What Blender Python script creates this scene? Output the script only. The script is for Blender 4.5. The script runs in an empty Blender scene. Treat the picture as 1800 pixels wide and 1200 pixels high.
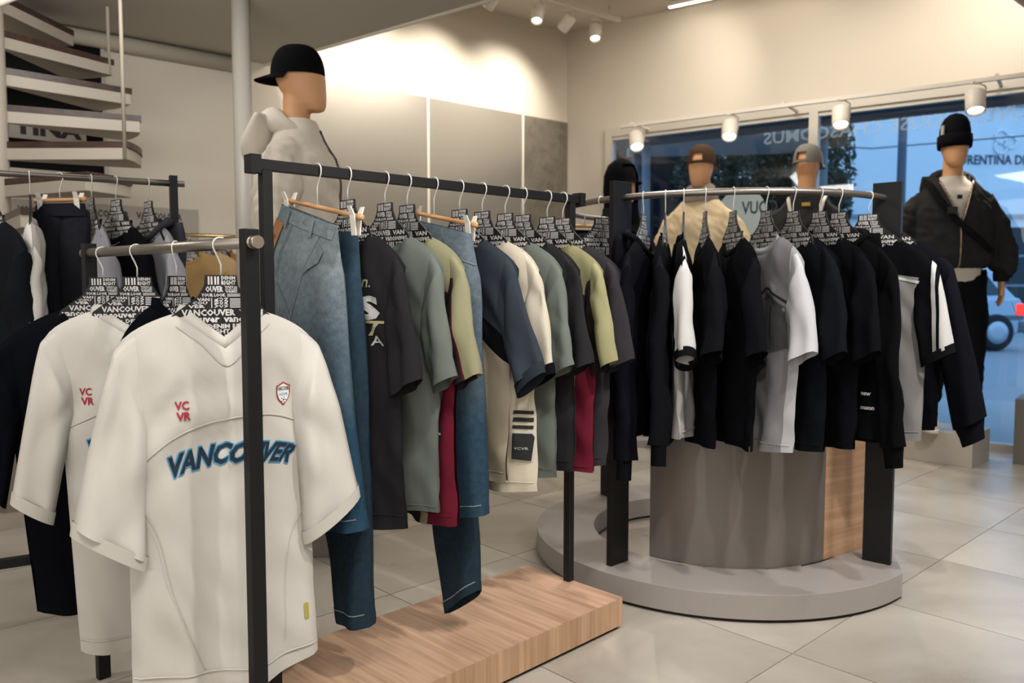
import bpy, bmesh, math, random
from math import sin, cos, pi, radians, sqrt, exp, atan2, hypot
from mathutils import Vector, Matrix, noise
from mathutils.bvhtree import BVHTree

random.seed(7)
SC = bpy.context.scene
COL = SC.collection
CAMZ = 1.08

# ------------------------------------------------------------------ camera, world, lights, exposure
cam_d = bpy.data.cameras.new('camera')
cam_d.sensor_width = 36.0
cam_d.lens = 36.0 * 1420.0 / 1800.0
cam_d.clip_start = 0.05
cam_d.clip_end = 200
cam_d.dof.use_dof = True
cam_d.dof.focus_distance = 2.0
cam_d.dof.aperture_fstop = 4.0
cam = bpy.data.objects.new('camera', cam_d)
COL.objects.link(cam)
cam.location = (0, 0, CAMZ)
cam.rotation_euler = (radians(90) - math.atan(95 / 1420.0), 0, 0)
SC.camera = cam

world = bpy.data.worlds.new('dusk')
SC.world = world
world.use_nodes = True
bg = world.node_tree.nodes['Background']
bg.inputs[0].default_value = (0.29, 0.52, 0.86, 1)
bg.inputs[1].default_value = 2.2

SC.view_settings.view_transform = 'Standard'
SC.view_settings.look = 'None'
SC.view_settings.gamma = 1
SC.view_settings.use_curve_mapping = False
SC.view_settings.exposure = 0.0
SC.cycles.use_denoising = True
SC.cycles.max_bounces = 8
SC.cycles.sample_clamp_indirect = 6

WARM = (1.0, 0.90, 0.78)
NEUT = (1.0, 0.965, 0.93)


def spot(name, loc, aim, power, size=60, blend=0.6, col=WARM, rad=0.04):
    l = bpy.data.lights.new(name, 'SPOT')
    l.energy = power
    l.spot_size = radians(size)
    l.spot_blend = blend
    l.color = col
    l.shadow_soft_size = rad
    o = bpy.data.objects.new(name, l)
    COL.objects.link(o)
    o.location = loc
    o.rotation_euler = (Vector(aim) - Vector(loc)).to_track_quat('-Z', 'Y').to_euler()
    return o


def area(name, loc, aim, power, sx, sy, col=NEUT):
    l = bpy.data.lights.new(name, 'AREA')
    l.energy = power
    l.shape = 'RECTANGLE'
    l.size = sx
    l.size_y = sy
    l.color = col
    o = bpy.data.objects.new(name, l)
    COL.objects.link(o)
    o.location = loc
    o.rotation_euler = (Vector(aim) - Vector(loc)).to_track_quat('-Z', 'Y').to_euler()
    return o


# unseen soffit spots of the shop; the area lights are added soft fill
area('fill_area', (-0.2, 0.4, 2.5), (-0.2, 0.7, 0), 26, 1.2, 0.6)
area('fill_area', (1.9, 1.4, 2.5), (1.8, 1.6, 0), 30, 1.2, 0.6)
area('fill_area', (-2.3, 1.7, 2.5), (-2.2, 1.9, 0), 22, 0.8, 0.6)
area('fill_area', (-1.5, 3.2, 2.5), (-2.3, 4.6, 1.3), 20, 0.9, 0.5)  # added to brighten the back wall and stair under the mezzanine
area('fill_area', (1.3, 5.0, 3.25), (1.3, 5.0, 0), 45, 1.6, 0.8, WARM)
area('fill_area', (-1.2, -1.0, 1.5), (-0.8, 2.5, 1.7), 42, 3.2, 1.8)  # added frontal fill behind the camera, not on the ceiling
spot('soffit_spot', (0.15, 0.55, 2.5), (-0.62, 1.75, 0.7), 34, 50, 0.8, NEUT, 0.05)
spot('soffit_spot', (0.75, 1.25, 2.5), (-0.1, 2.3, 0.6), 110, 60, 0.7, NEUT, 0.04)
spot('soffit_spot', (1.3, 1.5, 2.5), (0.85, 2.75, 0.5), 105, 62, 0.7, NEUT, 0.04)
spot('soffit_spot', (2.3, 2.2, 2.5), (1.9, 3.4, 0.0), 130, 80, 0.8, NEUT, 0.05)
spot('soffit_spot', (0.35, 3.05, 2.5), (0.0, 2.4, 0.1), 60, 60, 0.7, NEUT, 0.04)


# ------------------------------------------------------------------ materials
def lin(h):
    h = h.lstrip('#')
    out = []
    for i in (0, 2, 4):
        c = int(h[i:i + 2], 16) / 255
        out.append(c / 12.92 if c <= 0.04045 else ((c + 0.055) / 1.055) ** 2.4)
    return (out[0], out[1], out[2], 1.0)


class NT:
    def __init__(s, m):
        m.use_nodes = True
        s.t = m.node_tree
        s.b = s.t.nodes['Principled BSDF']

    def n(s, typ, **kw):
        nd = s.t.nodes.new(typ)
        for k, v in kw.items():
            setattr(nd, k, v)
        return nd

    def l(s, a, b):
        s.t.links.new(a, b)


MATS = {}


def mat(name, col, rough=0.5, metal=0.0, spec=0.5, emit=None, estr=0.0, var=0.0, vscale=6.0, bump=0.0, bscale=80.0, coat=0.0):
    if name in MATS:
        return MATS[name]
    m = bpy.data.materials.new(name)
    t = NT(m)
    c = lin(col) if isinstance(col, str) else col
    t.b.inputs['Base Color'].default_value = c
    t.b.inputs['Roughness'].default_value = rough
    t.b.inputs['Metallic'].default_value = metal
    t.b.inputs['Specular IOR Level'].default_value = spec
    if coat:
        t.b.inputs['Coat Weight'].default_value = coat
    if emit:
        t.b.inputs['Emission Color'].default_value = lin(emit)
        t.b.inputs['Emission Strength'].default_value = estr
    if var or bump:
        tc = t.n('ShaderNodeTexCoord')
    if var:
        nz = t.n('ShaderNodeTexNoise')
        nz.inputs['Scale'].default_value = vscale
        nz.inputs['Detail'].default_value = 5
        t.l(tc.outputs['Object'], nz.inputs['Vector'])
        mx = t.n('ShaderNodeMix', data_type='RGBA')
        mx.inputs[6].default_value = tuple(max(0, v * (1 - var)) for v in c[:3]) + (1,)
        mx.inputs[7].default_value = tuple(min(1, v * (1 + var)) for v in c[:3]) + (1,)
        t.l(nz.outputs['Fac'], mx.inputs[0])
        t.l(mx.outputs[2], t.b.inputs['Base Color'])
    if bump:
        nb = t.n('ShaderNodeTexNoise')
        nb.inputs['Scale'].default_value = bscale
        nb.inputs['Detail'].default_value = 3
        t.l(tc.outputs['Object'], nb.inputs['Vector'])
        bp = t.n('ShaderNodeBump')
        bp.inputs['Strength'].default_value = bump
        bp.inputs['Distance'].default_value = 0.002
        t.l(nb.outputs['Fac'], bp.inputs['Height'])
        t.l(bp.outputs['Normal'], t.b.inputs['Normal'])
    MATS[name] = m
    return m


def cloth(name, col, masks=(), rough=0.92, var=0.10, bump=0.35, sheen=0.0):
    """Woven fabric; masks = [(nx, nz, c, colour, use_abs_x)]: that colour where nx*x+nz*z > c in the garment's own axes."""
    if name in MATS:
        return MATS[name]
    m = bpy.data.materials.new(name)
    t = NT(m)
    t.b.inputs['Roughness'].default_value = rough
    t.b.inputs['Specular IOR Level'].default_value = 0.05
    t.b.inputs['Sheen Weight'].default_value = sheen
    t.b.inputs['Sheen Roughness'].default_value = 0.5
    tc = t.n('ShaderNodeTexCoord')
    rgb = t.n('ShaderNodeRGB')
    rgb.outputs[0].default_value = lin(col)
    out = rgb.outputs[0]
    if masks:
        sep = t.n('ShaderNodeSeparateXYZ')
        t.l(tc.outputs['Object'], sep.inputs[0])
        for (nx, nz, c, c2, ab) in masks:
            xo = sep.outputs[0]
            if ab:
                a = t.n('ShaderNodeMath', operation='ABSOLUTE')
                t.l(xo, a.inputs[0])
                xo = a.outputs[0]
            m1 = t.n('ShaderNodeMath', operation='MULTIPLY')
            t.l(xo, m1.inputs[0])
            m1.inputs[1].default_value = nx
            m2 = t.n('ShaderNodeMath', operation='MULTIPLY_ADD')
            t.l(sep.outputs[2], m2.inputs[0])
            m2.inputs[1].default_value = nz
            t.l(m1.outputs[0], m2.inputs[2])
            g = t.n('ShaderNodeMath', operation='GREATER_THAN')
            t.l(m2.outputs[0], g.inputs[0])
            g.inputs[1].default_value = c
            mx = t.n('ShaderNodeMix', data_type='RGBA')
            t.l(g.outputs[0], mx.inputs[0])
            t.l(out, mx.inputs[6])
            mx.inputs[7].default_value = lin(c2)
            out = mx.outputs[2]
    nz = t.n('ShaderNodeTexNoise')
    nz.inputs['Scale'].default_value = 9
    nz.inputs['Detail'].default_value = 6
    t.l(tc.outputs['Object'], nz.inputs['Vector'])
    mr = t.n('ShaderNodeMapRange')
    mr.inputs[3].default_value = 1 - var
    mr.inputs[4].default_value = 1 + var
    t.l(nz.outputs['Fac'], mr.inputs[0])
    hv = t.n('ShaderNodeMix', data_type='RGBA', blend_type='MULTIPLY')
    hv.inputs[0].default_value = 1
    t.l(out, hv.inputs[6])
    cb = t.n('ShaderNodeCombineColor')
    for i in range(3):
        t.l(mr.outputs[0], cb.inputs[i])
    t.l(cb.outputs[0], hv.inputs[7])
    t.l(hv.outputs[2], t.b.inputs['Base Color'])
    nb = t.n('ShaderNodeTexNoise')
    nb.inputs['Scale'].default_value = 700
    t.l(tc.outputs['Object'], nb.inputs['Vector'])
    bp = t.n('ShaderNodeBump')
    bp.inputs['Strength'].default_value = bump
    bp.inputs['Distance'].default_value = 0.0008
    t.l(nb.outputs['Fac'], bp.inputs['Height'])
    t.l(bp.outputs['Normal'], t.b.inputs['Normal'])
    MATS[name] = m
    return m


def denim(name, dark, light, zmid, zrange):
    """Denim washed lighter over the seat and thighs (wear belongs to the cloth)."""
    if name in MATS:
        return MATS[name]
    m = bpy.data.materials.new(name)
    t = NT(m)
    t.b.inputs['Roughness'].default_value = 0.9
    t.b.inputs['Specular IOR Level'].default_value = 0.2
    tc = t.n('ShaderNodeTexCoord')
    sep = t.n('ShaderNodeSeparateXYZ')
    t.l(tc.outputs['Object'], sep.inputs[0])
    n1 = t.n('ShaderNodeTexNoise')
    n1.inputs['Scale'].default_value = 5
    n1.inputs['Detail'].default_value = 4
    t.l(tc.outputs['Object'], n1.inputs['Vector'])
    ad = t.n('ShaderNodeMath', operation='MULTIPLY_ADD')
    t.l(n1.outputs['Fac'], ad.inputs[0])
    ad.inputs[1].default_value = 0.25
    t.l(sep.outputs[2], ad.inputs[2])
    mr = t.n('ShaderNodeMapRange')
    mr.inputs[1].default_value = zmid - zrange + 0.12
    mr.inputs[2].default_value = zmid + zrange + 0.12
    t.l(ad.outputs[0], mr.inputs[0])
    mp = t.n('ShaderNodeMapping')
    mp.inputs['Scale'].default_value = (900, 900, 160)
    t.l(tc.outputs['Object'], mp.inputs['Vector'])
    n2 = t.n('ShaderNodeTexNoise')
    n2.inputs['Scale'].default_value = 1
    t.l(mp.outputs[0], n2.inputs['Vector'])
    n3 = t.n('ShaderNodeTexNoise')
    n3.inputs['Scale'].default_value = 60
    n3.inputs['Detail'].default_value = 6
    t.l(tc.outputs['Object'], n3.inputs['Vector'])
    mx = t.n('ShaderNodeMix', data_type='RGBA')
    mx.inputs[6].default_value = lin(dark)
    mx.inputs[7].default_value = lin(light)
    t.l(mr.outputs[0], mx.inputs[0])
    av = t.n('ShaderNodeMath', operation='ADD')
    t.l(n2.outputs['Fac'], av.inputs[0])
    t.l(n3.outputs['Fac'], av.inputs[1])
    m2 = t.n('ShaderNodeMapRange')
    m2.inputs[1].default_value = 0.5
    m2.inputs[2].default_value = 1.5
    m2.inputs[3].default_value = 0.55
    m2.inputs[4].default_value = 1.5
    t.l(av.outputs[0], m2.inputs[0])
    cb = t.n('ShaderNodeCombineColor')
    for i in range(3):
        t.l(m2.outputs[0], cb.inputs[i])
    mu = t.n('ShaderNodeMix', data_type='RGBA', blend_type='MULTIPLY')
    mu.inputs[0].default_value = 1
    t.l(mx.outputs[2], mu.inputs[6])
    t.l(cb.outputs[0], mu.inputs[7])
    t.l(mu.outputs[2], t.b.inputs['Base Color'])
    MATS[name] = m
    return m


def wood(name, c1, c2, scale=(2, 40, 40), rough=0.45):
    if name in MATS:
        return MATS[name]
    m = bpy.data.materials.new(name)
    t = NT(m)
    t.b.inputs['Roughness'].default_value = rough
    tc = t.n('ShaderNodeTexCoord')
    mp = t.n('ShaderNodeMapping')
    mp.inputs['Scale'].default_value = scale
    t.l(tc.outputs['Object'], mp.inputs['Vector'])
    n1 = t.n('ShaderNodeTexNoise')
    n1.inputs['Scale'].default_value = 1
    n1.inputs['Detail'].default_value = 6
    n1.inputs['Distortion'].default_value = 0.4
    t.l(mp.outputs[0], n1.inputs['Vector'])
    r = t.n('ShaderNodeValToRGB')
    r.color_ramp.elements[0].position = 0.3
    r.color_ramp.elements[0].color = lin(c1)
    r.color_ramp.elements[1].position = 0.7
    r.color_ramp.elements[1].color = lin(c2)
    t.l(n1.outputs['Fac'], r.inputs[0])
    t.l(r.outputs[0], t.b.inputs['Base Color'])
    MATS[name] = m
    return m


def stone(name, c1, c2, rough=0.3, scale=1.6):
    if name in MATS:
        return MATS[name]
    m = bpy.data.materials.new(name)
    t = NT(m)
    geo = t.n('ShaderNodeNewGeometry')
    oi = t.n('ShaderNodeObjectInfo')
    va = t.n('ShaderNodeVectorMath', operation='ADD')
    t.l(geo.outputs['Position'], va.inputs[0])
    sc = t.n('ShaderNodeMath', operation='MULTIPLY')
    t.l(oi.outputs['Random'], sc.inputs[0])
    sc.inputs[1].default_value = 30
    cx = t.n('ShaderNodeCombineXYZ')
    t.l(sc.outputs[0], cx.inputs[2])
    t.l(cx.outputs[0], va.inputs[1])
    n1 = t.n('ShaderNodeTexNoise')
    n1.inputs['Scale'].default_value = scale
    n1.inputs['Detail'].default_value = 7
    n1.inputs['Roughness'].default_value = 0.6
    n1.inputs['Distortion'].default_value = 0.8
    t.l(va.outputs[0], n1.inputs['Vector'])
    r = t.n('ShaderNodeValToRGB')
    r.color_ramp.elements[0].position = 0.3
    r.color_ramp.elements[0].color = lin(c1)
    r.color_ramp.elements[1].position = 0.72
    r.color_ramp.elements[1].color = lin(c2)
    t.l(n1.outputs['Fac'], r.inputs[0])
    t.l(r.outputs[0], t.b.inputs['Base Color'])
    mr = t.n('ShaderNodeMapRange')
    mr.inputs[3].default_value = rough
    mr.inputs[4].default_value = rough + 0.22
    t.l(n1.outputs['Fac'], mr.inputs[0])
    t.l(mr.outputs[0], t.b.inputs['Roughness'])
    MATS[name] = m
    return m


def glass_mat():
    m = bpy.data.materials.new('window_glass')
    m.use_nodes = True
    t = m.node_tree
    t.nodes.clear()
    o = t.nodes.new('ShaderNodeOutputMaterial')
    mx = t.nodes.new('ShaderNodeMixShader')
    tr = t.nodes.new('ShaderNodeBsdfTransparent')
    tr.inputs[0].default_value = (0.93, 0.97, 0.98, 1)
    gl = t.nodes.new('ShaderNodeBsdfGlossy')
    gl.inputs['Roughness'].default_value = 0.02
    fr = t.nodes.new('ShaderNodeFresnel')
    fr.inputs[0].default_value = 1.5
    t.links.new(fr.outputs[0], mx.inputs[0])
    t.links.new(tr.outputs[0], mx.inputs[1])
    t.links.new(gl.outputs[0], mx.inputs[2])
    t.links.new(mx.outputs[0], o.inputs[0])
    return m


M_BLACK = mat('black_metal', '#101011', 0.5, 0.0, 0.35, var=0.1, vscale=4)
M_STEEL = mat('brushed_steel', '#968f88', 0.42, 1.0)
M_GOLD = mat('brass', '#c2a878', 0.3, 1.0)
M_WIRE = mat('white_wire', '#d9d6d0', 0.35, 0.3)
M_CARD = mat('hanger_card', '#0d0d0e', 0.6)
M_PRINT = mat('white_ink', '#cfcdca', 0.7)
M_WALL = mat('wall_paint', '#d2cabc', 0.85, bump=0.15, bscale=120)
M_CEIL = mat('ceiling_paint', '#c6bdb0', 0.9)
M_SOFF = mat('soffit_paint', '#b3aea1', 0.9)
M_WHITE = mat('white_paint', '#cfc9bf', 0.5)
M_LAMPW = mat('lamp_white', '#d8d2c8', 0.45)
M_GLOW = mat('lamp_glow', '#ffffff', 0.5, emit='#fff0dc', estr=14)
M_SKIN = mat('tan_mannequin', '#d09c70', 0.55, var=0.04)
M_PANEL = mat('satin_grey_panel', '#a5a198', 0.27, 0.5, var=0.05, vscale=2)
M_CONC = stone('concrete_panel', '#5f5a50', '#7d776b', 0.45, 9)
M_TILE = stone('floor_stone', '#948c80', '#b8b1a6', 0.2, 1.5)
M_GROUT = mat('grout', '#7d776d', 0.9)
M_GREYP = mat('grey_laminate', '#98918c', 0.38, var=0.04, vscale=3)
M_DRUM = mat('drum_laminate', '#77706a', 0.35, 0.25, var=0.06, vscale=4)
M_GLASS = glass_mat()
M_WOODP = wood('oak_platform', '#a07d64', '#c4a085', (60, 3, 3), 0.4)
M_WOODE = wood('oak_edge', '#9a775a', '#c09d7d', (50, 50, 2.0), 0.45)
M_WOODH = wood('beech_bar', '#b58150', '#d3a272', (4, 60, 60), 0.4)
M_DARKW = wood('dark_tread', '#2a1c17', '#4a3329', (8, 40, 40), 0.4)


# ------------------------------------------------------------------ object helpers
def link(name, me, parent=None, m=None, loc=None):
    o = bpy.data.objects.new(name, me)
    COL.objects.link(o)
    if parent is not None:
        o.parent = parent
    if loc is not None:
        o.location = loc
    if m is not None and me is not None:
        if isinstance(m, (list, tuple)):
            for q in m:
                me.materials.append(q)
        else:
            me.materials.append(m)
    return o


def thing(name, label, cat, loc=(0, 0, 0), rz=0.0, group=None):
    o = bpy.data.objects.new(name, None)
    COL.objects.link(o)
    o.empty_display_size = 0.1
    o.location = loc
    o.rotation_euler = (0, 0, rz)
    o['label'] = label
    o['category'] = cat
    if group:
        o['group'] = group
    return o


def tag(o, label, cat, group=None):
    o['label'] = label
    o['category'] = cat
    if group:
        o['group'] = group
    return o


def struct(o):
    o['kind'] = 'structure'
    return o


class MB:
    def __init__(s):
        s.v, s.f, s.mi, s.sm = [], [], [], []

    def add(s, vs, fs, mi=0, sm=False):
        k = len(s.v)
        s.v.extend([tuple(p) for p in vs])
        for f in fs:
            s.f.append(tuple(i + k for i in f))
            s.mi.append(mi)
            s.sm.append(sm)
        return k

    def box(s, a, b, mi=0):
        x0, y0, z0 = a
        x1, y1, z1 = b
        s.add([(x0, y0, z0), (x1, y0, z0), (x1, y1, z0), (x0, y1, z0), (x0, y0, z1), (x1, y0, z1), (x1, y1, z1), (x0, y1, z1)],
              [(3, 2, 1, 0), (4, 5, 6, 7), (0, 1, 5, 4), (1, 2, 6, 5), (2, 3, 7, 6), (3, 0, 4, 7)], mi)

    def prism(s, poly, z0, z1, mi=0, sm=False):
        n = len(poly)
        ar = sum(poly[i][0] * poly[(i + 1) % n][1] - poly[(i + 1) % n][0] * poly[i][1] for i in range(n))
        if ar < 0:
            poly = poly[::-1]
        vs = [(p[0], p[1], z0) for p in poly] + [(p[0], p[1], z1) for p in poly]
        k = s.add(vs, [tuple(range(n - 1, -1, -1)), tuple(range(n, 2 * n))], mi)
        for i in range(n):
            j = (i + 1) % n
            s.f.append((k + i, k + j, k + n + j, k + n + i))
            s.mi.append(mi)
            s.sm.append(sm)

    def tube(s, path, r, n=8, mi=0, cap=True, flat=None):
        P = [Vector(p) for p in path]
        m = len(P)
        rr = r if isinstance(r, (list, tuple)) else [r] * m
        prev = None
        rings = []
        for i in range(m):
            d = (P[min(i + 1, m - 1)] - P[max(i - 1, 0)])
            if d.length < 1e-9:
                d = Vector((0, 0, 1))
            d.normalize()
            if prev is None:
                a = Vector((0, 0, 1)) if abs(d.z) < 0.9 else Vector((0, 1, 0))
                u = d.cross(a).normalized()
            else:
                u = prev - d * prev.dot(d)
                u.normalize()
            prev = u
            w = d.cross(u)
            ring = []
            for k in range(n):
                a = 2 * pi * k / n
                fy = flat if flat else 1.0
                ring.append(P[i] + (u * cos(a) + w * sin(a) * fy) * rr[i])
            rings.append(ring)
        k0 = len(s.v)
        vs = [tuple(p) for R in rings for p in R]
        fs = []
        for i in range(m - 1):
            for k in range(n):
                a, b = i * n + k, i * n + (k + 1) % n
                fs.append((a, b, b + n, a + n))
        s.add(vs, fs, mi, True)
        if cap:
            s.f.append(tuple(k0 + i for i in range(n - 1, -1, -1)))
            s.f.append(tuple(k0 + (m - 1) * n + i for i in range(n)))
            s.mi += [mi, mi]
            s.sm += [False, False]

    def loft(s, rings, mi=0, cap=True, closed=True):
        n = len(rings[0])
        vs = [tuple(p) for R in rings for p in R]
        fs = []
        for i in range(len(rings) - 1):
            for k in range(n if closed else n - 1):
                a, b = i * n + k, i * n + (k + 1) % n
                fs.append((a, b, b + n, a + n))
        k0 = s.add(vs, fs, mi, True)
        if cap:
            s.f.append(tuple(k0 + i for i in range(n - 1, -1, -1)))
            s.f.append(tuple(k0 + (len(rings) - 1) * n + i for i in range(n)))
            s.mi += [mi, mi]
            s.sm += [True, True]

    def mesh(s, name, fix=False):
        me = bpy.data.meshes.new(name)
        me.from_pydata(s.v, [], s.f)
        me.polygons.foreach_set('material_index', s.mi)
        me.polygons.foreach_set('use_smooth', s.sm)
        me.update()
        if fix:
            b = bmesh.new()
            b.from_mesh(me)
            bmesh.ops.recalc_face_normals(b, faces=b.faces)
            b.to_mesh(me)
            b.free()
        return me

    def obj(s, name, m, parent=None, loc=None, bevel=0.0, fix=False):
        me = s.mesh(name, fix)
        o = link(name, me, parent, m, loc)
        if bevel:
            mo = o.modifiers.new('soft_edge', 'BEVEL')
            mo.width = bevel
            mo.segments = 2
            mo.limit_method = 'ANGLE'
        return o


def sr(a, n, rx, ry, cx=0, cy=0, z=0, p=2.0):
    """superellipse ring"""
    out = []
    for k in range(n):
        t = 2 * pi * k / n
        c, q = cos(t), sin(t)
        out.append((cx + rx * math.copysign(abs(c) ** (2 / p), c), cy + ry * math.copysign(abs(q) ** (2 / p), q), z))
    return out


def catm(pts, n):
    """n+1 samples of a Catmull-Rom curve through pts"""
    P = [Vector(p) for p in pts]
    P = [P[0] * 2 - P[1]] + P + [P[-1] * 2 - P[-2]]
    m = len(P) - 3
    out = []
    for i in range(n + 1):
        u = i / n * m
        k = min(int(u), m - 1)
        f = u - k
        a, b, c, d = P[k], P[k + 1], P[k + 2], P[k + 3]
        out.append(0.5 * ((2 * b) + (c - a) * f + (2 * a - 5 * b + 4 * c - d) * f * f + (3 * b - a - 3 * c + d) * f ** 3))
    return out


_tx = {}


def text_geo(s, bold=0.0, shear=0.0, res=2):
    """vertices and faces of a flat text, normalised to height 1 (x right, y up, from the lower left corner)"""
    key = (s, bold, shear, res)
    if key in _tx:
        return _tx[key]
    c = bpy.data.curves.new('t', 'FONT')
    c.body = s
    c.resolution_u = res
    c.offset = bold
    c.shear = shear
    c.space_line = 0.8
    o = bpy.data.objects.new('t', c)
    me = o.to_mesh()
    vs = [tuple(v.co) for v in me.vertices]
    fs = [tuple(p.vertices) for p in me.polygons]
    o.to_mesh_clear()
    bpy.data.objects.remove(o)
    bpy.data.curves.remove(c)
    x0 = min(v[0] for v in vs)
    x1 = max(v[0] for v in vs)
    y0 = min(v[1] for v in vs)
    y1 = max(v[1] for v in vs)
    h = max(1e-6, y1 - y0)
    vs = [((v[0] - x0) / h, (v[1] - y0) / h) for v in vs]
    _tx[key] = (vs, fs, (x1 - x0) / h)
    return _tx[key]


def text_cell(mb, s, x0, x1, z0, z1, y, bold=0.03, shear=0.0, rot=False, mi=0, res=1, flip=False):
    """text stretched into the cell x0..x1, z0..z1 of the plane y, read from -y"""
    vs, fs, w = text_geo(s, bold, shear, res)
    out = []
    for (a, b) in vs:
        a /= w
        if rot:
            a, b = 1 - b, a
        if flip:
            a = 1 - a
        out.append((x0 + a * (x1 - x0), y, z0 + b * (z1 - z0)))
    if flip:
        fs = [f[::-1] for f in fs]
    mb.add(out, fs, mi)


def drape(me, target_me, lift=0.0022, maxlen=0.008):
    """cut a flat print into small facets and lay it on the front (-y side) of a garment"""
    b = bmesh.new()
    b.from_mesh(me)
    bmesh.ops.triangulate(b, faces=b.faces)
    for _ in range(3):
        es = [e for e in b.edges if e.calc_length() > maxlen]
        if not es:
            break
        bmesh.ops.subdivide_edges(b, edges=es, cuts=1)
        bmesh.ops.triangulate(b, faces=b.faces)
    tv = [v.co.copy() for v in target_me.vertices]
    tf = [tuple(p.vertices) for p in target_me.polygons]
    bv = BVHTree.FromPolygons(tv, tf)
    miss = []
    for v in b.verts:
        h = bv.ray_cast(Vector((v.co.x, -0.6, v.co.z)), Vector((0, 1, 0)))
        if h[0] is not None:
            v.co.y = h[0].y - lift + v.co.y
        else:
            miss.append(v)
    bmesh.ops.delete(b, geom=miss, context='VERTS')
    b.to_mesh(me)
    b.free()


# ------------------------------------------------------------------ room
BA = Vector((-0.766, -0.643)).normalized()      # along the back wall, away from the corner
WA = Vector((0.815, -0.579)).normalized()       # along the window wall, away from the corner
CORNER = Vector((0.486, 7.27))
BN = Vector((0.643, -0.766)).normalized()       # into the room
WN = Vector((-0.579, -0.815)).normalized()


def bw(t, off=0.0):
    p = CORNER + BA * t + BN * off
    return (p.x, p.y)


def ww(t, off=0.0):
    p = CORNER + WA * t + WN * off
    return (p.x, p.y)


CEIL = 3.32
SOF = 2.56
ROOM = [tuple(CORNER), bw(6.3), (-4.9, -0.9), (2.2, -2.3), ww(6.2)]

# floor: grout bed and stone tiles
fl = MB()
fl.prism(ROOM, -0.08, -0.003)
floor = struct(fl.obj('floor', M_GROUT))


def clip_poly(poly, room):
    ar = sum(room[i][0] * room[(i + 1) % len(room)][1] - room[(i + 1) % len(room)][0] * room[i][1] for i in range(len(room)))
    R = room if ar > 0 else room[::-1]
    for i in range(len(R)):
        a, b = R[i], R[(i + 1) % len(R)]
        out = []
        for k in range(len(poly)):
            p, q = poly[k], poly[(k + 1) % len(poly)]
            sp = (b[0] - a[0]) * (p[1] - a[1]) - (b[1] - a[1]) * (p[0] - a[0])
            sq = (b[0] - a[0]) * (q[1] - a[1]) - (b[1] - a[1]) * (q[0] - a[0])
            if sp >= 0:
                out.append(p)
            if sp * sq < 0:
                u = sp / (sp - sq)
                out.append((p[0] + (q[0] - p[0]) * u, p[1] + (q[1] - p[1]) * u))
        poly = out
        if len(poly) < 3:
            return []
    return poly


T1 = Vector((cos(radians(43.3)), sin(radians(43.3))))
T2 = Vector((T1.y, -T1.x))
TS = 0.6
tile0 = None
for i in range(-12, 12):
    for j in range(-12, 12):
        o = Vector((0.83, 2.323)) + T1 * TS * i + T2 * TS * j
        c = o + (T1 + T2) * TS / 2
        g = 0.0018
        q = [o + T1 * g + T2 * g, o + T1 * (TS - g) + T2 * g, o + T1 * (TS - g) + T2 * (TS - g), o + T1 * g + T2 * (TS - g)]
        q = [tuple(p) for p in q]
        # only what the frame can show, with a margin
        if c.y < 0.5 or abs(c.x) > 0.9 * c.y + 1.9:
            continue
        cl = clip_poly(q, ROOM)
        if len(cl) < 3:
            continue
        full = len(cl) == 4 and all(hypot(a[0] - b[0], a[1] - b[1]) < 1e-6 for a in cl[:1] for b in q[:4] if a == b)
        inside = all(any(hypot(a[0] - b[0], a[1] - b[1]) < 1e-5 for b in cl) for a in q)
        if inside and tile0 is not None:
            link('tile', tile0, floor, None, (c.x, c.y, 0))
        else:
            m = MB()
            m.prism([(p[0] - c.x, p[1] - c.y) for p in cl], -0.012, 0.0)
            t = m.obj('tile', M_TILE, floor, (c.x, c.y, 0))
            if inside:
                tile0 = t.data
# floor under the rest of the room, out of frame
fr = MB()
fr.prism([(-4.9, -0.9), (2.2, -2.3), (2.0, 0.6), (-1.9, 0.6)], -0.003, -0.0005)
fr.obj('floor_slab', M_TILE, floor)


def wall(name, a, b, z0, z1, th, m):
    """wall whose inner face runs from a to b; th to the outside"""
    a, b = Vector(a), Vector(b)
    d = (b - a).normalized()
    n = Vector((d.y, -d.x))
    cen = Vector((0.3, 2.5))
    if (cen - a).dot(n) > 0:
        n = -n
    w = MB()
    w.prism([tuple(a), tuple(b), tuple(b + n * th), tuple(a + n * th)], z0, z1)
    return struct(w.obj(name, m))


wall_back = wall('wall_back', bw(0), bw(6.3), -0.05, CEIL + 0.1, 0.12, M_WALL)
wall('wall_left', bw(6.3), (-4.9, -0.9), -0.05, CEIL + 0.1, 0.1, M_WALL)
wall('wall_rear', (-4.9, -0.9), (2.2, -2.3), -0.05, CEIL + 0.1, 0.1, M_WALL)
wall('wall_near', (2.2, -2.3), ww(6.2), -0.05, CEIL + 0.1, 0.1, M_WALL)
# window wall: jamb, lintel, strip at the end
WT0, WT1, WZ1 = 0.40, 5.9, 2.43
wl = MB()


def wbox(mb, t0, t1, o0, o1, z0, z1, mi=0):
    mb.prism([ww(t0, o0), ww(t1, o0), ww(t1, o1), ww(t0, o1)], z0, z1, mi)


wbox(wl, 0, WT0, 0, -0.14, -0.05, CEIL + 0.1)
wbox(wl, WT0, WT1, 0, -0.14, WZ1, CEIL + 0.1)
wbox(wl, WT1, 6.2, 0, -0.14, -0.05, CEIL + 0.1)
struct(wl.obj('wall_right', M_WALL))
ce = MB()
ce.prism(ROOM, CEIL, CEIL + 0.1)
struct(ce.obj('ceiling', M_CEIL))
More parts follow.
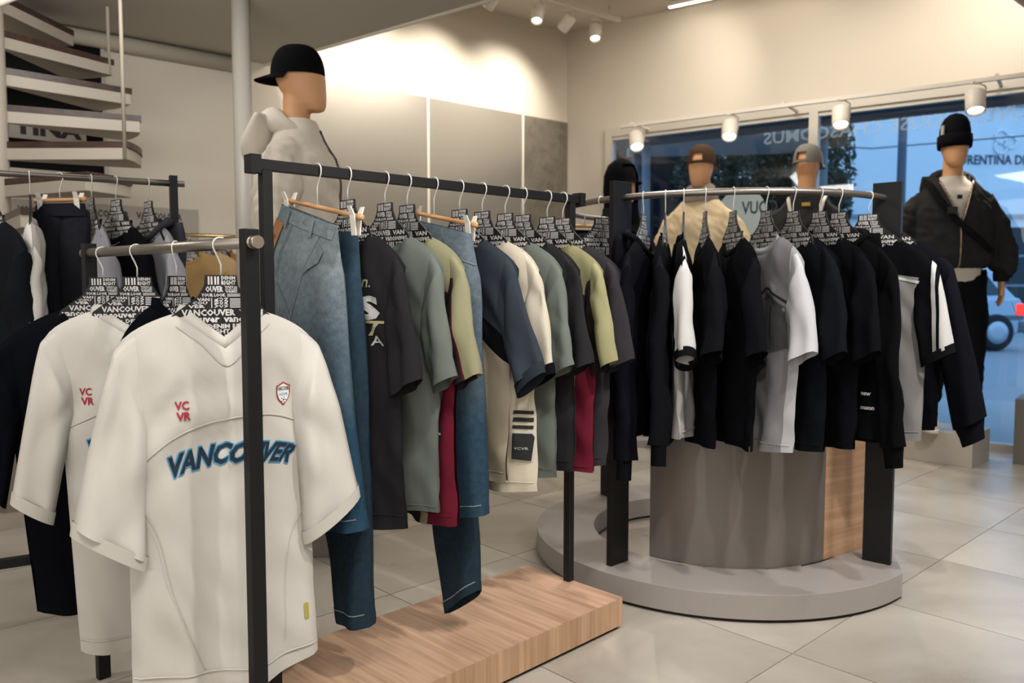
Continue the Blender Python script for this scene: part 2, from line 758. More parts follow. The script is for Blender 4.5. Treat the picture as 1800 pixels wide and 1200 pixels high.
# mezzanine floor seen from below: everything but the open well in the far corner
V1, V2, V3 = bw(2.79), (1.335, 3.11), ww(3.743)
so = MB()
so.prism([bw(6.3), V1, V2, (-4.9, -0.9)], SOF, SOF + 0.24)
so.prism([V2, V3, ww(6.2), (2.2, -2.3)], SOF, SOF + 0.24)
so.prism([V2, (2.2, -2.3), (-4.9, -0.9)], SOF, SOF + 0.24)
struct(so.obj('ceiling_mezzanine', M_SOFF))
fa = MB()
for a, b in ((V1, V2), (V2, V3)):
    a, b = Vector(a), Vector(b)
    d = (b - a).normalized()
    n = Vector((-d.y, d.x))
    fa.prism([tuple(a), tuple(b), tuple(b + n * 0.012), tuple(a + n * 0.012)], SOF - 0.015, SOF + 0.26)
struct(fa.obj('trim_1', M_WALL))
# pipe where the soffit meets the back wall
pp = MB()
pp.tube([(*bw(2.95, 0.045), SOF - 0.05), (*bw(4.3, 0.045), SOF - 0.05), (*bw(6.2, 0.045), SOF - 0.05)], 0.045, 14)
struct(pp.obj('trim_2', mat('pipe_paint', '#b5ae9f', 0.6)))

# satin panels along the back wall with white joint strips
PT = [(0.012, 0.525, M_CONC), (0.545, 1.485, M_PANEL), (1.505, 2.56, M_PANEL)]
for k, (a, b, m) in enumerate(PT):
    p = MB()
    p.prism([bw(a, 0.001), bw(b, 0.001), bw(b, 0.022), bw(a, 0.022)], 0.0, 2.53)
    p.obj('panel', m, wall_back, bevel=0.002)
st = mat('joint_white', '#e6e0d4', 0.4)
for a, b in ((0.525, 0.545), (1.485, 1.505)):
    p = MB()
    p.prism([bw(a, 0.001), bw(b, 0.001), bw(b, 0.028), bw(a, 0.028)], 0.0, 2.535)
    p.obj('joint_strip', st, wall_back)

# window: aluminium frame and glass
win = bpy.data.objects.new('window_1', None)
COL.objects.link(win)
struct(win)
MF = mat('aluminium_frame', '#cbc6bc', 0.4, 0.2)
f = MB()
wbox(f, WT0, WT1, 0.03, -0.05, WZ1 - 0.07, WZ1)
wbox(f, WT0, WT1, 0.015, -0.03, WZ1 - 0.10, WZ1 - 0.07)
f.obj('head_frame', MF, win)
f = MB()
wbox(f, WT0, WT1, 0.02, -0.05, 0.0, 0.045)
f.obj('sill_frame', MF, win)
for a in (WT0, 2.10, 4.75, WT1 - 0.06):
    f = MB()
    wbox(f, a, a + 0.065, 0.03, -0.05, 0.045, WZ1 - 0.07)
    f.obj('mullion', MF, win)
for a, b in ((WT0 + 0.065, 2.10), (2.165, 4.75), (4.815, WT1 - 0.06)):
    f = MB()
    wbox(f, a, b, -0.012, -0.020, 0.045, WZ1 - 0.10)
    f.obj('pane', M_GLASS, win)


def wtext(s, t0, t1, z0, z1, off, m, parent, flip=False, bold=0.02, name='lettering', rz=0):
    """lettering on the window wall; x runs along the wall"""
    mb = MB()
    text_cell(mb, s, 0, t1 - t0, 0, z1 - z0, 0, bold, flip=flip, res=2)
    o = mb.obj(name, m, parent)
    p = ww(t0, off)
    o.location = (p[0], p[1], z0)
    o.rotation_euler = (0, 0, atan2(WA.y, WA.x))
    return o


MT = bpy.data.materials.new('frosted_film')
MT.use_nodes = True
_b = MT.node_tree.nodes['Principled BSDF']
_b.inputs['Base Color'].default_value = lin('#a9bccb')
_b.inputs['Alpha'].default_value = 0.42
_b.inputs['Roughness'].default_value = 0.6
wtext('VANCOUVER HOUSE CHASCOMUS', 1.755, 3.97, 2.165, 2.258, -0.010, MT, win, flip=True)
# round shop decal, lettered to be read from the street
dc = MB()
dc.add([(0.19 * cos(a * pi / 20), 0, 0.19 * sin(a * pi / 20)) for a in range(40)], [tuple(range(40))])
dd = dc.obj('decal', mat('decal_white', '#9fb0b8', 0.6), win)
p = ww(2.07, -0.0095)
dd.location = (*ww(1.60, 0.006), 1.66)
dd.rotation_euler = (0, 0, atan2(WA.y, WA.x))
wtext('COUV', 1.60, 1.88, 1.645, 1.745, 0.008, mat('decal_ink', '#1d2a3a', 0.6), win, flip=True)

# shallow slab projecting over the shop window outside
aw = MB()
wbox(aw, WT0 - 2.0, WT1 + 3.0, -0.14, -1.05, 2.45, 2.75)
struct(aw.obj('trim_3', mat('awning_dark', '#2a2f35', 0.9)))

# round steel pillar carrying the mezzanine
pl = MB()
pl.tube([(0, 0, 0), (0, 0, SOF)], 0.048, 24)
struct(pl.obj('pillar', mat('pillar_paint', '#a8a39a', 0.45), None, (-1.40, 4.27, 0)))

# ------------------------------------------------------------------ street outside
so_ = MB()
so_.add([(-40, 3, -0.02), (60, 3, -0.02), (60, 70, -0.02), (-40, 70, -0.02)], [(0, 1, 2, 3)])
st_ = MB()
p0, p1 = Vector(ww(-6, -0.14)), Vector(ww(16, -0.14))
n_ = -WN
st_.prism([tuple(p0), tuple(p1), tuple(p1 + n_ * 70), tuple(p0 + n_ * 70)], -0.3, -0.02)
struct(st_.obj('street', mat('asphalt', '#8c9096', 0.65, var=0.12, vscale=0.8)))
kb = MB()
kb.prism([tuple(p0 + n_ * 0.0), tuple(p1 + n_ * 0.0), tuple(p1 + n_ * 2.6), tuple(p0 + n_ * 2.6)], -0.02, 0.0)
struct(kb.obj('pavement', mat('pavement_stone', '#9a9da0', 0.7, var=0.1, vscale=2)))
ml = MB()
ml.prism([(6.0, 8.6), (6.2, 8.6), (6.32, 8.72), (6.0, 8.72)], 0, 0.012)
tag(ml.obj('drain_cover', mat('iron', '#2c2a2a', 0.6)), 'small dark iron cover lying in the blue street', 'cover')


def facade(name, label, x0, x1, Y, z1, m, seams, dark=None):
    t = thing(name, label, 'building', ((x0 + x1) / 2, Y, 0))
    b = MB()
    w = (x1 - x0) / 2
    b.box((-w, 0, -0.02), (w, 3.0, z1))
    b.obj('facade_wall', m, t)
    for (sx, sz0, sz1) in seams:
        q = MB()
        q.box((sx - 0.05, -0.04, sz0), (sx + 0.05, 0.0, sz1))
        q.obj('pilaster', mat('facade_seam', '#7f8890', 0.8), t)
    return t


MFAC = mat('pale_render', '#d3dade', 0.8, var=0.05, vscale=0.5)
MFAC.node_tree.nodes['Principled BSDF'].inputs['Specular IOR Level'].default_value = 0.1
FB = facade('corner_building', 'long pale blue-lit building across the street with dark lettering', 6.2, 26, 22.0, 7.4, MFAC,
            [(-1.5, 0, 7.4), (4.0, 0, 7.4)])
FX = (6.2 + 26) / 2
for zz in (2.95, 5.9):
    b = MB()
    b.box((-9.9, -0.12, zz), (9.9, 0, zz + 0.09))
    b.obj('ledge', mat('facade_seam', '#7f8890', 0.8), FB)
for k in range(6):
    b = MB()
    x = 13.2 + k * 1.9 - FX
    b.box((x, -0.03, 0.3), (x + 1.6, 0.0, 2.7))
    w_ = b.obj('window', mat('dark_glass', '#18222a', 0.5), FB)
    for q in (0.3, 1.1, 1.9):
        c = MB()
        c.box((x, -0.05, q), (x + 1.6, -0.03, q + 0.06))
        c.obj('glazing_bar', mat('facade_seam', '#7f8890', 0.8), w_)
t_ = MB()
text_cell(t_, 'FLORENTINA DE', 11.74 - FX, 13.86 - FX, 4.37, 4.63, -0.02, 0.02, res=2)
t_.obj('lettering', mat('sign_ink', '#22324a', 0.7), FB)
# open four-petal emblem above the lettering
em = MB()
for k in range(3):
    a = 2 * pi * k / 3
    em.tube([(13.2 - FX + 0.16 * cos(a) + 0.17 * cos(u * pi / 6), -0.03, 4.97 + 0.16 * sin(a) + 0.17 * sin(u * pi / 6)) for u in range(13)], 0.03, 6)
em.obj('emblem', mat('emblem_white', '#dfe6ea', 0.6), FB)
facade('dark_building', 'dark low building beyond the left end of the window', -3.5, 4.2, 17.0, 7.5, mat('dark_render', '#14191f', 1.0, spec=0.0), [(-1, 0, 7.5), (1.5, 0, 7.5)])
cn = MB()
cn.prism([(1.4, 9.3), (3.6, 9.0), (3.7, 10.4), (1.5, 10.7)], 2.78, 2.98)
cn.obj('canopy_roof', mat('canopy_grey', '#6f7578', 0.9))
cn_o = bpy.data.objects['canopy_roof']
tag(cn_o, 'flat grey entrance canopy outside beyond the hooded mannequin', 'canopy')
for x, y in ((1.6, 10.5), (3.55, 10.2), (1.55, 9.45), (3.5, 9.2)):
    q = MB()
    q.tube([(x, y, 0), (x, y, 2.78)], 0.05, 10)
    q.obj('canopy_post', mat('canopy_post', '#5a6066', 0.6), cn_o)
# low pale wall seen between the black garments
facade('garden_wall', 'pale painted wall across the street behind the cream sweatshirt', 2.0, 4.4, 12.6, 1.55, mat('pale_paint', '#a9b8c6', 0.8), [(0.2, 0, 1.55)])
pole = thing('lamp_post', 'dark lamp post in the street behind the window glass', 'lamp post', (5.6, 11.75, 0))
q = MB()
q.tube([(0, 0, 0), (0, 0, 1.0), (0, 0, 5.2)], [0.09, 0.07, 0.05], 12)
q.obj('pole', mat('post_dark', '#37485a', 0.6), pole)
q = MB()
q.tube([(0, 0, 5.15), (0.5, -0.1, 5.4), (0.9, -0.15, 5.4)], 0.03, 8)
q.obj('arm', mat('post_dark', '#37485a', 0.6), pole)
q = MB()
q.tube([(-9, 2, 5.4), (0, 1.2, 4.35), (8, -1.5, 5.0)], 0.012, 6)
q.tube([(-9, 2, 4.3), (0, 1.2, 3.6), (8, -1.5, 3.9)], 0.012, 6)
tag(q.obj('overhead_cable', mat('cable', '#26333f', 0.6), None, (6.55, 13.7, 0)), 'pair of thin overhead cables crossing the pale building', 'cable')


def tree(loc, h, cr, label, seed):
    rnd = random.Random(seed)
    t = thing('street_tree', label, 'tree', loc, 0, 'street trees')
    q = MB()
    q.tube([(0, 0, 0), (0.06, 0.03, h * 0.35), (0.02, -0.02, h * 0.7)], [0.16, 0.12, 0.06], 10)
    for a in range(5):
        g = a * 1.3
        q.tube([(0.04, 0, h * (0.35 + a * 0.06)), (cos(g) * cr * 0.6, sin(g) * cr * 0.6, h * (0.55 + a * 0.07))], [0.06, 0.02], 6)
    q.obj('trunk', mat('bark', '#3a332c', 0.9), t)
    q = MB()
    for k in range(11000):
        while True:
            p = Vector((rnd.uniform(-1, 1), rnd.uniform(-1, 1), rnd.uniform(-1, 1)))
            if p.length < 1:
                break
        if noise.noise(p * 3.4 + Vector((seed, 0, 0))) < -0.24:
            continue
        c = Vector((p.x * cr, p.y * cr, h * 0.6 + p.z * h * 0.42))
        u = Vector((rnd.gauss(0, 1), rnd.gauss(0, 1), rnd.gauss(0, 1))).normalized()
        w = u.orthogonal().normalized()
        s_ = rnd.uniform(0.035, 0.085)
        q.add([c - u * s_, c + w * s_ * 0.5, c + u * s_, c - w * s_ * 0.5], [(0, 1, 2, 3)])
    lv = q.obj('foliage', mat('leaves', '#1b3020', 0.8, var=0.3, vscale=3), t)
    lv['kind'] = 'stuff'


tree((3.55, 13.4, 0), 4.9, 0.92, 'dark green street tree behind the brown cap mannequin', 3)
tree((3.86, 10.9, 0), 4.3, 0.66, 'dark green street tree behind the grey cap mannequin', 5)

# parked estate car
CARX, CARY = 6.82, 14.6
car = thing('parked_car', 'silver blue estate car parked with its red tail light on', 'car', (CARX, CARY, 0), radians(4))
MCAR = mat('car_paint', '#9fb0bf', 0.3, 0.3, coat=0.5)
prof = [(-2.05, 0.32), (-2.1, 0.6), (-1.95, 0.78), (-1.0, 0.88), (1.88, 0.9), (1.96, 0.75), (1.94, 0.34), (1.75, 0.22), (-1.8, 0.22)]
cb = MB()
cb.prism(prof, -0.82, 0.82)
me_ = cb.mesh('car_body')
me_.transform(Matrix.Rotation(radians(90), 4, 'X'))
ob_ = link('body_shell', me_, car, MCAR)
mo = ob_.modifiers.new('soft_edge', 'BEVEL')
mo.width = 0.05
mo.segments = 3
cab = [(-1.0, 0.86), (-0.35, 1.36), (0.1, 1.41), (1.42, 1.38), (1.84, 0.88)]
rings = []
for y, k in ((-0.78, 1.0), (-0.62, 1.0), (0.62, 1.0), (0.78, 1.0)):
    pass
cb = MB()
vs = [(x, -0.8 + (z - 0.86) * 0.32, z) for x, z in cab] + [(x, 0.8 - (z - 0.86) * 0.32, z) for x, z in cab]
n = len(cab)
fs = [tuple(range(n)), tuple(range(2 * n - 1, n - 1, -1))] + [(i + 1, i, n + i, n + i + 1) for i in range(n - 1)]
cb.add(vs, fs)
cb.obj('cabin', MCAR, car, bevel=0.03, fix=True)
MCG = mat('car_glass', '#17353f', 0.08)
for pts in ([(-0.72, 0.93), (-0.3, 1.29), (0.1, 1.33), (0.12, 0.93)], [(0.22, 0.93), (0.2, 1.33), (0.95, 1.32), (1.0, 0.93)],
            [(1.1, 0.93), (1.05, 1.31), (1.36, 1.29), (1.58, 0.95)]):
    cb = MB()
    vs = [(x, -0.806 + (z - 0.86) * 0.32, z) for x, z in pts]
    vs2 = [(x, -0.78 + (z - 0.86) * 0.32, z) for x, z in pts]
    cb.add(vs + vs2, [(0, 3, 2, 1), (4, 5, 6, 7)] + [(i, (i + 1) % 4, 4 + (i + 1) % 4, 4 + i) for i in range(4)])
    cb.obj('side_window', MCG, car, fix=True)
cb = MB()
cb.box((-2.05, -0.835, 0.52), (1.94, -0.815, 0.60))
cb.obj('side_moulding', mat('grey_plastic', '#59636d', 0.5), car)
cb = MB()
cb.box((1.84, -0.84, 0.3), (2.04, 0.84, 0.5))
cb.obj('bumper', mat('grey_plastic', '#59636d', 0.5), car, bevel=0.04)
cb = MB()
cb.box((1.80, -0.835, 0.60), (1.975, -0.55, 0.80))
cb.obj('tail_light', mat('tail_red', '#c01810', 0.3, emit='#ff2a18', estr=2.2), car, bevel=0.02)
for x in (-1.3, 1.45):
    for y in (-0.78, 0.78):
        w = MB()
        rr = [(0.2, -0.085), (0.28, -0.095), (0.315, -0.06), (0.315, 0.06), (0.28, 0.095)]
        w.loft([[(r_ * cos(2 * pi * k / 28), q_, r_ * sin(2 * pi * k / 28)) for k in range(28)] for r_, q_ in rr])
        wo = w.obj('wheel', mat('tyre', '#15191d', 0.8), car, (x, y, 0.305), fix=True)
        w = MB()
        yy = -0.1 if y < 0 else 0.1
        w.loft([[(r_ * cos(2 * pi * k / 28), yy * q_, r_ * sin(2 * pi * k / 28)) for k in range(28)] for r_, q_ in ((0.2, 0.8), (0.19, 1.02), (0.1, 1.08), (0.01, 1.08))])
        w.obj('hub_cap', mat('hub', '#aab4bd', 0.35, 0.6), wo, fix=True)
for k in range(3):
    pass

M_STAIR = mat('stair_paint', '#aba294', 0.5)
# ------------------------------------------------------------------ spiral stair
SX, SY, SRAD, RISE = -2.43, 3.86, 0.62, 0.176
stair = thing('spiral_staircase', 'white spiral staircase with dark wood treads round a central pole', 'staircase', (SX, SY, 0))
q = MB()
q.tube([(0, 0, 0), (0, 0, CEIL - 0.02)], 0.05, 20)
q.obj('pole', M_STAIR, stair)
ZE = CAMZ + 252 / 1420 * SY            # top of the lowest tread that shows whole
angs = {-4: -100, -3: -75, -2: -50, -1: -25, 0: 0, 1: 26, 2: 46, 3: 62, 4: 86, 5: 110, 6: 134}
for k, a in angs.items():
    z = ZE + k * RISE
    if z > SOF + 0.9:
        continue
    a0, a1 = radians(a - 1), radians(a + 27)
    poly = [(0.045 * cos(a0), 0.045 * sin(a0))]
    for u in range(6):
        g = a0 + (a1 - a0) * u / 5
        rr = SRAD
        poly.append((rr * cos(g), rr * sin(g)))
    poly.append((0.045 * cos(a1), 0.045 * sin(a1)))
    q = MB()
    q.prism(poly, z - 0.085, z - 0.03)
    tr = q.obj('tread', M_STAIR, stair, bevel=0.003)
    q = MB()
    q.prism([(p_[0] * 1.01, p_[1] * 1.01) for p_ in poly], z - 0.03, z)
    q.obj('tread_board', M_DARKW, tr)
for k in (0, 3):
    a = radians(angs[k])
    z = ZE + k * RISE
    q = MB()
    q.tube([(0.61 * cos(a), 0.61 * sin(a) - 0.012, z - 0.085), (0.61 * cos(a), 0.61 * sin(a) - 0.012, CEIL - 0.05)], 0.009, 10)
    q.obj('baluster', M_STAIR, stair)
q = MB()
hp = []
for u in range(13):
    g = radians(-75 + u * 14)
    hp.append((0.62 * cos(g), 0.62 * sin(g), ZE - 3 * RISE + 0.85 + (u * 14 / 25) * RISE))
q.tube(hp, 0.014, 10)
q.obj('handrail', M_STAIR, stair)

# framed black poster and lettered boards on the back wall behind the stair
pw = atan2(-BA.y, -BA.x)


def wall_item(t, z, off=0.0):
    p = bw(t, off)
    return (p[0], p[1], z)


poster = thing('wall_poster', 'tall black framed poster with a pale lettered band behind the stair', 'poster', wall_item(4.08, 1.74, 0.0), pw)
q = MB()
q.box((-0.19, -0.02, 0), (0.29, -0.002, 0.76))
q.obj('poster_panel', mat('poster_black', '#060708', 0.6, spec=0.1), poster)
for b_ in (((-0.21, -0.03, -0.02), (-0.19, -0.002, 0.78)), ((0.29, -0.03, -0.02), (0.312, -0.002, 0.78)), ((-0.19, -0.03, 0.76), (0.29, -0.002, 0.78)), ((-0.19, -0.03, -0.02), (0.29, -0.002, 0.0))):
    q = MB()
    q.box(*b_)
    q.obj('poster_frame', mat('poster_edge', '#b3aca0', 0.4), poster)
q = MB()
q.box((-0.188, -0.023, 0.165), (0.20, -0.02, 0.305))
q.obj('poster_band', mat('poster_grey', '#b3aca4', 0.6), poster)
q = MB()
text_cell(q, 'TINA', -0.165, 0.178, 0.188, 0.282, -0.0245, 0.05, res=2)
q.obj('lettering', mat('poster_ink', '#16181b', 0.5), poster)
board = thing('lettered_board', 'pale wall board with rows of dark lettering below the black poster', 'board', wall_item(4.0, 0.38, 0.0), pw)
q = MB()
q.box((-0.6, -0.02, 0), (0.75, -0.002, 1.19))
q.obj('board_panel', mat('board_grey', '#a8a099', 0.7), board)
q = MB()
for r in range(6):
    for c_ in range(4):
        x0 = -0.55 + c_ * 0.31 + 0.06 * (r % 2)
        text_cell(q, 'VANCOUVER', x0, x0 + 0.27, 1.115 - r * 0.15, 1.157 - r * 0.15, -0.0225, 0.02)
q.obj('lettering', mat('poster_ink', '#16181b', 0.5), board)
#@@PART2
# ------------------------------------------------------------------ ceiling lamps
def spot_head(name, label, loc, aim, lit, power, group, size=70, blend=0.8, stem=0.05, r=0.045, ln=0.12):
    """track spotlight: loc is the middle of the can"""
    t = thing(name, label, 'spotlight', loc, 0, group)
    d = (Vector(aim) - Vector(loc)).normalized()
    q = d.to_track_quat('-Z', 'Y').to_matrix()
    b = MB()
    rings = []
    for z, k in ((ln / 2, 0.2), (ln / 2, 0.97), (ln / 2 - 0.004, 1.0), (-ln / 2 + 0.003, 1.0), (-ln / 2, 0.97), (-ln / 2, 0.84), (-ln / 2 + 0.02, 0.80), (-ln / 2 + 0.02, 0.05)):
        rings.append([tuple(q @ Vector((r * k * cos(2 * pi * j / 24), r * k * sin(2 * pi * j / 24), z))) for j in range(24)])
    b.loft(rings)
    b.obj('housing', M_LAMPW, t)
    if lit:
        b = MB()
        b.add([tuple(q @ Vector((r * 0.8 * cos(2 * pi * j / 20), r * 0.8 * sin(2 * pi * j / 20), -ln / 2 + 0.017))) for j in range(20)], [tuple(range(19, -1, -1))])
        b.obj('lens', M_GLOW, t)
    b = MB()
    b.tube([(r + 0.004, 0, 0.0), (r + 0.004, 0, ln / 2 + stem * 0.5), (0, 0, ln / 2 + stem)], 0.006, 6)
    b.box((-0.03, -0.014, ln / 2 + stem - 0.012), (0.03, 0.014, ln / 2 + stem))
    b.obj('bracket', M_LAMPW, t)
    if power:
        p = Vector(loc) + d * (ln / 2 + 0.015)
        spot('lamp', tuple(p), aim, power, size, blend, WARM, 0.03)
    return t


tk = MB()
for o_ in (0,):
    tk.prism([bw(0.08, 0.675), bw(4.6, 0.675), bw(4.6, 0.705), bw(0.08, 0.705)], 3.22, 3.25)
tk = tag(tk.obj('ceiling_track', M_LAMPW), 'white lamp track below the ceiling along the back wall', 'lamp track')
q = MB()
for t in (0.2, 2.4, 4.4):
    q.tube([(*bw(t, 0.69), 3.25), (*bw(t, 0.69), CEIL)], 0.006, 6)
q.obj('track_rod', M_LAMPW, tk)
spot_head('track_spotlight', 'unlit-looking white spotlight next to the mezzanine edge, turned to the back wall', (*bw(1.40, 0.69), 3.10), (*bw(1.45, 0), 2.5), False, 62, 'spots on the back wall track', 95, 1.0)
spot_head('track_spotlight', 'lit white spotlight on the back track, nearer the mezzanine edge', (*bw(0.97, 0.69), 3.09), (*bw(1.6, 1.2), 1.2), True, 25, 'spots on the back wall track')
spot_head('track_spotlight', 'white spotlight between the two lit ones on the back track', (*bw(0.67, 0.69), 3.09), (*bw(0.75, 0), 2.5), False, 62, 'spots on the back wall track', 95, 1.0)
spot_head('track_spotlight', 'lit white spotlight nearest the room corner on the back track', (*bw(0.36, 0.69), 3.08), (*bw(0.9, 1.3), 1.2), True, 25, 'spots on the back wall track')
for t in (2.02, 2.7, 3.4, 4.1):
    spot('lamp', (*bw(t, 0.69), 3.02), (*bw(t + 0.03, 0), 2.5), 62, 95, 1.0, WARM, 0.03)
spot('lamp', (1.4, 5.6, 3.1), (*ww(1.1, 0), 2.7), 26, 85, 1.0, WARM, 0.04)
spot('lamp', (2.9, 4.6, 3.1), (*ww(3.2, 0), 2.9), 45, 100, 0.9, WARM, 0.04)

tk = MB()
tk.prism([ww(0.72, 0.335), ww(5.4, 0.335), ww(5.4, 0.365), ww(0.72, 0.365)], 2.35, 2.375)
tk = tag(tk.obj('window_track', M_LAMPW), 'white lamp track running above the shop window', 'lamp track')
q = MB()
for t in (0.8, 2.0, 3.3, 5.2):
    q.prism([ww(t, 0.0), ww(t + 0.02, 0.0), ww(t + 0.02, 0.365), ww(t, 0.365)], 2.375, 2.39)
q.obj('track_arm', M_LAMPW, tk)
for (t, lab, aim) in ((0.86, 'lit white can spotlight above the black hooded mannequin', (1.0, 5.6, 0.9)),
                      (1.62, 'lit white can spotlight above the brown cap mannequin', (1.35, 5.2, 0.9)),
                      (2.40, 'lit white can spotlight above the grey cap mannequin', (2.0, 4.9, 0.9)),
                      (3.20, 'lit white can spotlight above the beanie mannequin', (2.7, 4.6, 0.9))):
    spot_head('window_spotlight', lab, (*ww(t, 0.35), 2.235), aim, True, 42, 'spots over the shop window', 75, 0.7, 0.055, 0.057, 0.135)
# slim lit line on the ceiling above the window
q = MB()
q.prism([ww(1.05, 0.185), ww(2.3, 0.185), ww(2.3, 0.22), ww(1.05, 0.22)], CEIL - 0.05, CEIL - 0.02)
ledl = tag(q.obj('linear_lamp', M_LAMPW), 'thin lit linear lamp under the ceiling above the window', 'lamp')
q = MB()
q.prism([ww(1.06, 0.19), ww(2.29, 0.19), ww(2.29, 0.215), ww(1.06, 0.215)], CEIL - 0.056, CEIL - 0.05)
q.obj('diffuser', M_GLOW, ledl)
q = MB()
for t in (1.3, 2.2):
    q.tube([(*ww(t, 0.2025), CEIL - 0.02), (*ww(t, 0.2025), CEIL)], 0.006, 6)
q.obj('hanger_rod', M_LAMPW, ledl)

# ------------------------------------------------------------------ platforms and rails
DX, DY = 0.7071, 0.7071
# low oak platform under the middle rail
wp = thing('wood_platform', 'low oak display platform under the black middle clothes rail', 'platform', (0.2005, 2.649, 0), radians(45))
LP = 1.55
q = MB()
q.box((-LP, -0.212, 0.012), (0.0, 0.212, 0.1))
q.obj('platform_body', M_WOODE, wp, bevel=0.0015)
q = MB()
q.box((-LP, -0.212, 0.1), (0.0, 0.212, 0.1012))
q.obj('platform_top', M_WOODP, wp)
q = MB()
q.box((-LP + 0.01, -0.2, 0), (-0.01, 0.2, 0.012))
q.obj('plinth', M_BLACK, wp)

RA, RB = Vector((-0.58, 1.92, 1.366)), Vector((0.198, 2.655, 1.366))
r2 = thing('clothes_rail', 'black square-tube clothes rail standing on the oak platform', 'clothes rail', (RA.x, RA.y, 0.1012), atan2(RB.y - RA.y, RB.x - RA.x))
L2 = (Vector(RB) - Vector(RA)).length
q = MB()
q.box((-0.03, -0.0125, 1.366 - 0.1135), (L2 + 0.03, 0.0125, 1.366 - 0.0885))
q.obj('top_rail', M_BLACK, r2, bevel=0.001)
for x in (-0.043, L2 + 0.017):
    q = MB()
    q.box((x, -0.018, 1.366 - 0.122), (x + 0.026, 0.018, 1.366 - 0.080))
    q.obj('end_cap', M_BLACK, r2)
for x in (0.0, L2 - 0.012):
    q = MB()
    q.box((x - 0.0125, -0.0125, 0.0), (x + 0.0125, 0.0125, 1.366 - 0.1135))
    q.obj('post', M_BLACK, r2, bevel=0.001)

# low rail in the foreground
FA, FB_ = Vector((-1.134, 2.176, 1.175)), Vector((-0.528, 1.632, 1.168))
L1 = (FB_ - FA).length
r1 = thing('clothes_rail', 'low clothes rail in front with steel tube and flat black posts', 'clothes rail', (FA.x, FA.y, 0), atan2(FB_.y - FA.y, FB_.x - FA.x))
q = MB()
q.tube([(-0.035, 0, 1.172), (L1 + 0.02, 0, 1.170)], 0.0125, 20)
q.obj('top_rail', M_STEEL, r1)
q = MB()
q.tube([(L1 + 0.02, 0, 1.170), (L1 + 0.035, 0, 1.170)], 0.0128, 20)
q.obj('end_cap', mat('cap_steel', '#b5aa98', 0.35, 0.9), r1)
for x in (0.0, L1):
    q = MB()
    q.box((x - 0.012, -0.016, 0.0), (x + 0.012, 0.016, 1.197))
    q.obj('post', M_BLACK, r1, bevel=0.0015)
# left rail under the stair
LA, LB = Vector((-1.75, 2.40, 1.43)), Vector((-1.145, 2.76, 1.43))
L3 = (LB - LA).length
r3 = thing('clothes_rail', 'clothes rail under the spiral stair with thin steel tube and black post', 'clothes rail', (LA.x, LA.y, 0), atan2(LB.y - LA.y, LB.x - LA.x))
q = MB()
q.tube([(-0.5, 0, 1.43), (L3 + 0.035, 0, 1.43)], 0.0105, 16)
q.obj('top_rail', M_STEEL, r3)
q = MB()
q.box((L3 - 0.012, -0.014, 0), (L3 + 0.012, 0.014, 1.456))
q.obj('post', M_BLACK, r3)
q = MB()
q.box((-0.47, -0.014, 0), (-0.446, 0.014, 1.456))
q.obj('post', M_BLACK, r3)
q = MB()
q.box((-0.446, -0.014, 0.20), (L3 - 0.012, 0.014, 0.228))
q.obj('foot_bar', M_BLACK, r3)

# brass rail against the back wall
GA, GB = bw(2.55, 0.42), bw(3.55, 0.42)
r4 = thing('wall_rail', 'thin brass clothes rail along the back wall with tan garments', 'clothes rail', (GB[0], GB[1], 1.385), atan2(GA[1] - GB[1], GA[0] - GB[0]))
L4 = hypot(GA[0] - GB[0], GA[1] - GB[1])
q = MB()
q.tube([(0, 0, 0), (L4, 0, 0)], 0.0115, 14)
q.obj('top_rail', M_GOLD, r4)
for x in (0.05, L4 - 0.05):
    q = MB()
    q.tube([(x, 0, 0), (x, 0.395, 0)], 0.009, 8)
    q.obj('wall_arm', M_GOLD, r4)

# ------------------------------------------------------------------ round island: ring base, drum, flat posts, curved rail
CX, CY, RO, RI, RR, RD = 0.84, 3.268, 0.737, 0.525, 0.62, 0.492
ZB = 0.095


def pc(a, r, z=None):
    a = radians(a)
    return (CX + r * cos(a), CY + r * sin(a)) if z is None else (CX + r * cos(a), CY + r * sin(a), z)


isl = thing('round_rack', 'round grey display island with curved steel rail and flat black posts', 'clothes rail')


def island_poly(ro, ri):
    o = [pc(-45.7 - i * (214.3 / 60), ro) for i in range(61)]
    i_ = [pc(100 - i * (0 - 154) / -60, ri) for i in range(61)]
    return o + i_ + [(1.16, 2.83), (1.45, 3.085), (1.44, 2.98)]


def annulus(name, a0, a1, ri, ro, z0, z1, m, n=64, bevel=0):
    b = MB()
    vs, fs = [], []
    for i in range(n + 1):
        a = a0 + (a1 - a0) * i / n
        for r_, z in ((ri, z0), (ro, z0), (ro, z1), (ri, z1)):
            vs.append(pc(a, r_, z))
    for i in range(n):
        for k in range(4):
            fs.append((i * 4 + k, i * 4 + (k + 1) % 4, i * 4 + 4 + (k + 1) % 4, i * 4 + 4 + k))
    fs += [(3, 2, 1, 0), (n * 4, n * 4 + 1, n * 4 + 2, n * 4 + 3)]
    b.add(vs, fs)
    return b.obj(name, m, isl, bevel=bevel, fix=True)


annulus('ring_base', -45.7, -266, 0.50, RO, 0.012, ZB, M_GREYP, 80, 0.0015)
annulus('plinth', -46.5, -265, 0.52, RO - 0.012, 0.0, 0.012, M_BLACK, 80)
# flat end of the base under the oak side
q = MB()
q.prism([pc(-45.7, RO - 0.001), pc(-45.7, 0.50), (1.09, 2.98), (1.36, 3.2), (1.46, 3.08)], 0.0, ZB - 0.0008)
q.obj('base_end', M_GREYP, isl)
